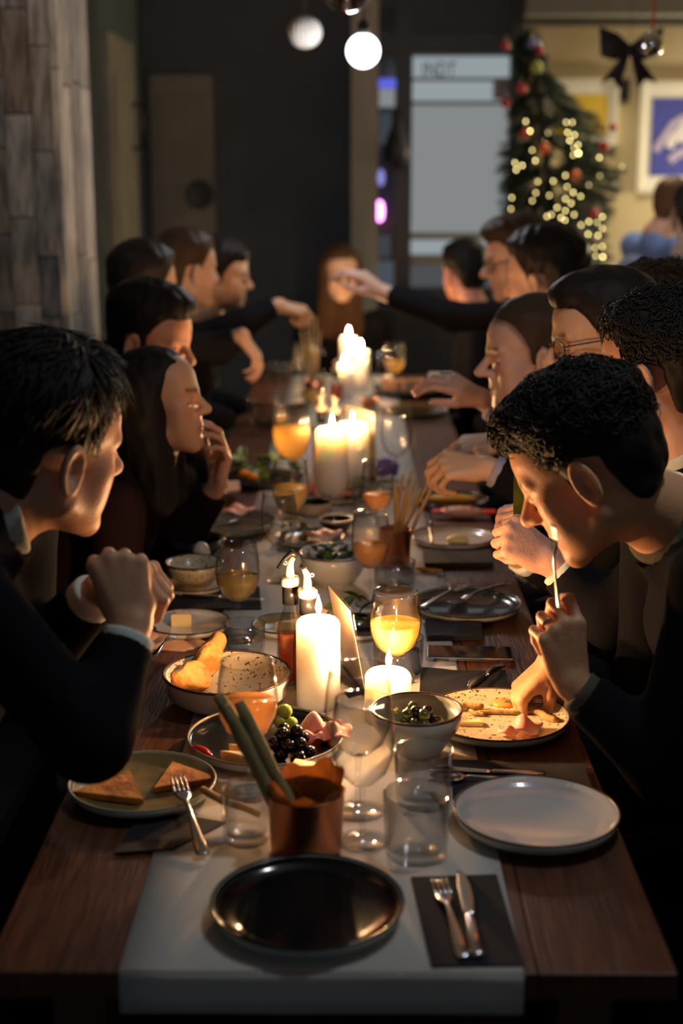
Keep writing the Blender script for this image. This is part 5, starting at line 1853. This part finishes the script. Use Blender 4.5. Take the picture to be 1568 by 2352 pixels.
for k, (x, y, w_, l_, a_, hh) in enumerate(((770, 1128, .10, .06, .2, .03), (800, 1140, .09, .06, 1.0, .03), (735, 1136, .08, .06, 2.0, .03))):
    ham(['left red ham fold before the candle pair', 'right red ham fold before the candle pair', 'outer red ham fold before the candle pair'][k], on(x, y, ZT + .02), w_, l_, a_, hh, 40 + k)
g2 = on(826, 1150)
leaves('green leaf before the orange wine by the candle pair', (g2.x, g2.y, ZT + .015), 10, .05, .04, .03, M_LEAF, 'salad_leaf', 14, .7, 'leaves before the candle pair')
plate('dark plate under the ham before the candle pair', 775, 1146, .095, .018, M_BLACKGLAZE, M_OUTGLAZE)
plate('board shaped plate of green salad at the left', 600, 1106, .130, .016, M_SLATE, M_SLATE, M_SLATE)
s0 = on(600, 1100)
leaves('green salad leaf on the dark plate at the left', (s0.x, s0.y, ZT + .02), 26, .10, .05, .04, pm('fresh_leaf', (.12, .19, .04), .5), 'salad_leaf', 17, .7, 'salad leaves on the dark plate')
for k, (x, y) in enumerate(((562, 1090), (580, 1096))):
    tag(link('nasturtium', ico('nasturtium', (.020, .018, .014), .006, 90, 3), pm('orange_petal', (.80, .32, .02), .5), loc=on(x, y, ZT + .036)), ['left orange flower on the green salad', 'right orange flower on the green salad'][k], 'flower')
tag(slab('place_card', [on(470, 1136, ZT + .03), on(552, 1128, ZT + .03), on(548, 1108, ZT + .03), on(478, 1114, ZT + .03)], .006, pm('card_pink', (.70, .48, .36), .7)), 'pale card lying before the dark haired woman', 'card')
ham('folded dark ham on the plate before the dark haired woman', on(545, 1180, ZT + .026), .10, .07, .3, .03, 50)
cutlery('knife', 'knife shining before the dark haired woman', on(474, 1182, ZT + .03), on(510, 1138, ZT + .06), length=.14)
# packets and things on the right of the middle
pk = thing('snack_packet', 'red and white striped packet on the right', 'packet', on(1062, 1188))
pk.rotation_euler = (0, 0, -.05)
m_w, m_r = pm('packet_white', (.60, .42, .42), .4), pm('packet_red', (.60, .02, .02), .4)
pkm = ico('packet_body', (.062, .028, .014), .002, 60, 3)
link('packet_body', pkm, m_w, pk, (0, 0, .016))
link('packet_end', box_mesh('packet_end', .036, .034, .008, .003), m_r, pk, (.074, 0, .012))
link('packet_end', box_mesh('packet_end2', .026, .034, .008, .003), m_r, pk, (-.070, 0, .012))
for k in range(4):
    link('stripe', ring_torus('stripe', .0150, .0022, 0, 20, 6), m_r, pk, (-.045 + .022 * k, 0, .016)).rotation_euler = (0, math.pi / 2, 0)
tag(link('omelette', ico('omelette', (.075, .03, .014), .004, 50, 3), pm('egg_yellow', (.55, .36, .06), .5), loc=on(1040, 1146, ZT + .014)), 'yellow food strip on the right beyond the packet', 'food')
plate('dark plate under the yellow food on the right', 1036, 1156, .105, .014, M_SLATE, M_SLATE, M_SLATE)
tag(link('paper_flower', ico('paper_flower', (.045, .03, .03), .012, 70, 3), pm('purple_paper', (.13, .06, .42), .6), loc=on(890, 1075, ZT + .035)), 'crumpled purple paper right of the candle pair', 'paper')
gl_ = tag(link('serving_glass', lathe('serving_glass', [(0, 0), (.022, 0), (.024, .004), (.026, .10), (.0245, .10), (.021, .008), (0, .007)], 28), liquid('green_drink', (.16, .17, .03), .7, (.5, .5, .2)), loc=at(1207, 1205, 2.62)), 'slim glass of green drink held by the guest on the right', 'glass')

# second candle pair with bottles and a lit card holder
candle('left thick candle of the lit pair in the middle', 762, 1152, .047, .215, 7.0, .030)
candle('right thick candle of the lit pair in the middle', 808, 1128, .050, .205, 5.5, .026)
cruet('vinegar bottle behind the left candle of the pair', 738, 1088, .255, .028, M_VINEGAR, .10, 1, cap=False)
cruet('oil bottle behind the candle pair', 768, 1092, .250, .028, M_OIL, .08, -1, cap=False)
menu_holder('acrylic card holder lit up behind the candle pair', on(868, 1112), on(800, 1085), (-.012, 0, .225), pm('white_card', (.75, .68, .55), .6))
tumbler('tumbler before the yellow wine left of the candle pair', 700, 1150, .042, .09)
tumbler('tumbler right of the candle pair', 838, 1180, .036, .095)
# ------------------------------------------------------------------ far end of the table
candle('front candle of the three at the far end', 790, 912, .040, .135, 3.5, .034)
candle('tallest candle of the three at the far end', 800, 890, .038, .225, 3.5, .034)
candle('right candle of the three at the far end', 828, 896, .038, .175, 3.5, .034)
cruet('vinegar bottle beside the far candles', 772, 922, .16, .028, M_VINEGAR, .09, 1, cap=False)
for k, (x, y, w_) in enumerate(((640, 965, None), (720, 985, M_WINE_P), (868, 935, None), (700, 905, None), (905, 905, M_WINE_P))):
    wine_glass(['empty wine glass by the far left plates', 'wine glass of pale wine behind the tall yellow wine', 'empty wine glass right of the far candles',
                'empty wine glass left of the far candles', 'wine glass of pale wine far behind the smiling man'][k], x, y, .22, .095, w_, .135, seg=28)
bowl('large glass salad bowl at the far left', 640, 985, .125, .11, M_GLASS, M_GLASS, M_GLASSTHICK, foot=.6)
cp3 = thing('copper_cup', 'copper cup with breadsticks by the far candles', 'cup', on(722, 930))
link('cup_wall', lathe('cup_wall', [(0, 0), (.036, 0), (.038, .003), (.042, .10), (.0395, .10), (.036, .005), (0, .004)], 30), M_COPPER, cp3)
c3 = on(722, 930)
for k, (tx, ty) in enumerate(((700, 735), (715, 745), (735, 760), (690, 760), (725, 730))):
    stick_between('breadstick', 'breadstick in the copper cup by the far candles', (c3.x + random.uniform(-.018, .018), c3.y + random.uniform(-.018, .018), ZT + .012), at(tx, ty, c3.y), .005, M_STICK, bend=.003, group='breadsticks in the far copper cup')
cutlery('spoon', 'serving spoon in the reaching hand at the far left', at(668, 712, 5.28), at(722, 790, 5.32), length=.22)
plate('dark platter with sandwiches at the far right', 940, 905, .16, .03, M_SLATE, M_SLATE, M_SLATE)
for k in range(5):
    o = link('sandwich', box_mesh('sandwich', .075, .05, .05, .008), pm('sandwich_bread', (.42, .24, .13), .7), loc=on(895 + k * 24, 898, ZT + .014))
    o.rotation_euler = (0, 0, .2 * (k % 3) - .2)
    tag(o, 'small sandwich on the far right platter', 'sandwich', 'sandwiches on the far platter')
plate('pale plate before the sandwiches at the far right', 960, 948, .12, .018, M_GREYGLAZE, M_OUTGLAZE)
tag(link('bread_roll', ico('bread_roll', (.09, .025, .022), .004, 60, 3), M_STICK, loc=on(950, 938, ZT + .030)), 'long pale roll on the far right plate', 'bread')
tag(link('sauce_pot', lathe('sauce_pot', [(0, 0), (.028, 0), (.035, .035), (.031, .035), (.026, .005), (0, .005)], 28), M_COPPER, loc=on(848, 935)), 'tiny copper pot right of the far candles', 'pot')
napkin('white napkin folded on the far table edge', [(995, 905), (1075, 908), (1060, 868), (985, 866)], th=.02, mat=pm('white_napkin', (.55, .57, .60), .8), wave=.006)
# ring on the finger and glasses are small personal things near the front
cutlery('fork', 'fork raised to the bending man mouth', at(1285, 1398, 2.07), at(1276, 1236, 2.07), up=(-.9, -.4, 0), length=.135)

rh = R1i['hands'][0]
k0, k1, _a, _b = rh['pr'][1][6]
rp = rh['w'] + rh['R'] @ ((A(k0) * .55 + A(k1) * .45) * rh['sc'])
rd = Vector(rh['R'] @ (A(k1) - A(k0))).normalized()
ro = link('finger_ring', ring_torus('finger_ring', .0098, .0016, 0, 28, 8), M_STEEL, loc=tuple(rp))
ro.rotation_euler = rd.to_track_quat('Z', 'Y').to_euler()
tag(ro, 'silver ring on the bending man finger', 'ring')
# ------------------------------------------------------------------ christmas tree with lights
TY = 7.35
def tp(px, py, dy=0.0):
    return at(px, py, TY + dy)
base = tp(1290, 500)
base.z = 0
tree = thing('christmas_tree', 'dark green christmas tree with fairy lights beside the posters', 'tree', base)
M_NEEDLE = pm('fir_needle', (.030, .052, .036), .6, noise=(6, (.016, .030, .020), (1, 1, 1), .4, .6))
top = tp(1215, 70)
link('trunk', tube('trunk', [(0, 0, 0), (0, 0, 1.2), Vector((top.x - base.x, top.y - base.y, top.z))], [.035, .03, .008], 10), pm('trunk_bark', (.05, .03, .02), .9), tree)
link('pot', lathe('pot', [(0, 0), (.15, 0), (.18, .28), (.165, .28), (.14, .02), (0, .02)], 28), pm('pot_grey', (.06, .06, .06), .7), tree)
LEFT = [(60, 1205), (100, 1180), (180, 1176), (250, 1165), (330, 1150), (400, 1137), (470, 1140), (540, 1150), (700, 1120), (900, 1110)]
RIGHT = [(60, 1225), (100, 1250), (180, 1265), (230, 1330), (290, 1395), (350, 1420), (400, 1444), (470, 1425), (540, 1395), (700, 1440), (900, 1450)]
def lim(T, y):
    for (a, xa), (b, xb) in zip(T[:-1], T[1:]):
        if y <= b:
            return xa + (xb - xa) * (y - a) / (b - a)
    return T[-1][1]
tr = random.Random(11)
V, F = [], []
twigs = []
def twig(p0, p1):
    d = p1 - p0
    L_ = d.length
    dn = d.normalized()
    s = dn.cross(Vector((0, 0, 1)))
    s = s.normalized() if s.length > .01 else Vector((1, 0, 0))
    u = s.cross(dn)
    n = int(L_ / .0075)
    for i in range(n):
        t = i / n
        c = p0 + d * t
        for q in range(4):
            a = tr.uniform(0, 6.28)
            out = (s * math.cos(a) + u * math.sin(a))
            tip = c + (out * .8 + dn * .6).normalized() * tr.uniform(.028, .048)
            w = dn.cross(out) * .0032
            o = len(V)
            V.extend([c - w, c + w, tip])
            F.append((o, o + 1, o + 2))
for i in range(900):
    py = 60 + 840 * tr.random() ** .9
    xl, xr = lim(LEFT, py), lim(RIGHT, py)
    px = xl + (xr - xl) * (.5 + .5 * math.copysign(abs(tr.uniform(-1, 1)) ** .8, tr.uniform(-1, 1)))
    halfw = (xr - xl) / 2 / FPX * TY
    dy = tr.uniform(-1, 1) * halfw * .8
    p1 = tp(px, py, dy) - base
    zc = min(p1.z + tr.uniform(.05, .15), top.z)
    k = min(max(zc / top.z, 0), 1)
    ax = Vector((0, 0, zc)) + Vector((top.x - base.x, top.y - base.y, 0)) * max(0, (zc - 1.2) / (top.z - 1.2))
    p0 = ax.lerp(p1, tr.uniform(.30, .55))
    twig(p0, p1)
    twigs.append((px, py, dy))
nd = link('needles', pyd('needles', V, F, False), M_NEEDLE, tree)
nd['kind'] = 'stuff'
BULBS = [(1207, 279), (1217, 301), (1258, 305), (1222, 345), (1229, 369), (1182, 374), (1185, 390), (1199, 380), (1235, 417), (1270, 416),
         (1175, 454), (1173, 480), (1222, 461), (1230, 443), (1261, 449), (1300, 281), (1314, 281), (1303, 304), (1319, 310), (1308, 323), (1327, 333),
         (1318, 340), (1316, 356), (1328, 352), (1298, 403), (1302, 429), (1333, 451), (1352, 425), (1377, 404), (1376, 362), (1316, 442), (1298, 457),
         (1311, 467), (1279, 477), (1298, 484), (1318, 493), (1256, 497), (1266, 493), (1288, 500), (1297, 506), (1255, 524), (1273, 518), (1291, 521), (1311, 525),
         (1259, 549), (1287, 545), (1334, 517), (1352, 509), (1350, 538), (1339, 549), (1371, 511), (1383, 498), (1383, 525), (1373, 541), (1351, 573), (1366, 569), (1383, 566),
         (1352, 588), (1368, 588), (1384, 590), (1348, 601), (1325, 590), (1428, 382), (1215, 495), (1242, 510)]
fl = thing('fairy_lights', 'string of warm white fairy lights wound on the christmas tree', 'lights', base)
bme = lathe('bulb', [(.0042 * math.sin(a), -.0055 * math.cos(a)) for a in np.linspace(0, math.pi, 7)], 8)
hot = {(1328, 352): 3, (1351, 573): 3.4, (1217, 301): 1.6, (1384, 590): 1.7, (1308, 323): 1.4, (1352, 588): 1.4}
prev = None
wires = []
bmats = {}
for (px, py) in BULBS:
    k = hot.get((px, py), tr.choice([.35, .7, .8, .9, 1.0, 1.1]))
    if k not in bmats:
        m2 = bme.copy()
        m2.materials.append(emitter('fairy_bulb_%d' % int(k * 100), (1.0, .80, .30), 8.5 * k))
        bmats[k] = m2
    w = tp(px, py, -.30 - .05 * tr.random())
    link('bulb', bmats[k], None, fl, w - base)
    wires.append(w - base + Vector((0, .004, .006)))
order = sorted(range(len(wires)), key=lambda i: (-round(wires[i].z, 1), wires[i].x if int(round(wires[i].z * 10)) % 2 else -wires[i].x))
link('wire', tube('wire', [wires[i] for i in order], .0012, 5), pm('green_wire', (.015, .03, .015), .6), fl)
M_RED, M_ORG, M_SIL = pm('red_bauble', (.42, .015, .012), .25, coat=.5), pm('orange_bauble', (.60, .12, .02), .3, coat=.4), pm('violet_bauble', (.22, .20, .40), .15, metal=.8)
obm = {}
for k, (px, py, r, m, lab) in enumerate(((1161, 104, 10, M_RED, 'red bauble at the upper left of the tree'), (1161, 236, 11, M_RED, 'red bauble on the left edge of the tree'),
        (1198, 203, 12, M_RED, 'red bauble below the tree top'), (1222, 100, 12, M_SIL, 'violet silver bauble near the tree top'), (1240, 116, 9, M_RED, 'red bauble beside the violet one'),
        (1387, 337, 11, M_RED, 'red bauble on the right side of the tree'), (1322, 403, 11, M_ORG, 'orange bauble in the middle of the tree'), (1250, 342, 12, M_ORG, 'orange bauble left of the middle of the tree'),
        (1205, 307, 10, M_RED, 'red bauble deep in the tree on the left'), (1365, 490, 10, M_RED, 'red bauble low on the right of the tree'), (1232, 155, 13, pm('lime_bauble', (.30, .34, .06), .4), 'lime bauble under the tree top'),
        (1408, 292, 9, M_RED, 'red bauble at the right tip of the tree'))):
    rr = r / FPX * TY
    o = thing('tree_bauble', lab, 'ornament', tp(px, py, -.27))
    link('ball', lathe('ball', [(rr * math.sin(a), -rr * math.cos(a)) for a in np.linspace(0, math.pi, 15)], 24), m, o)
    link('hanger', tube('hanger', [(0, 0, rr * .95), (0, 0, rr + .02)], .003, 6), M_STEEL, o)
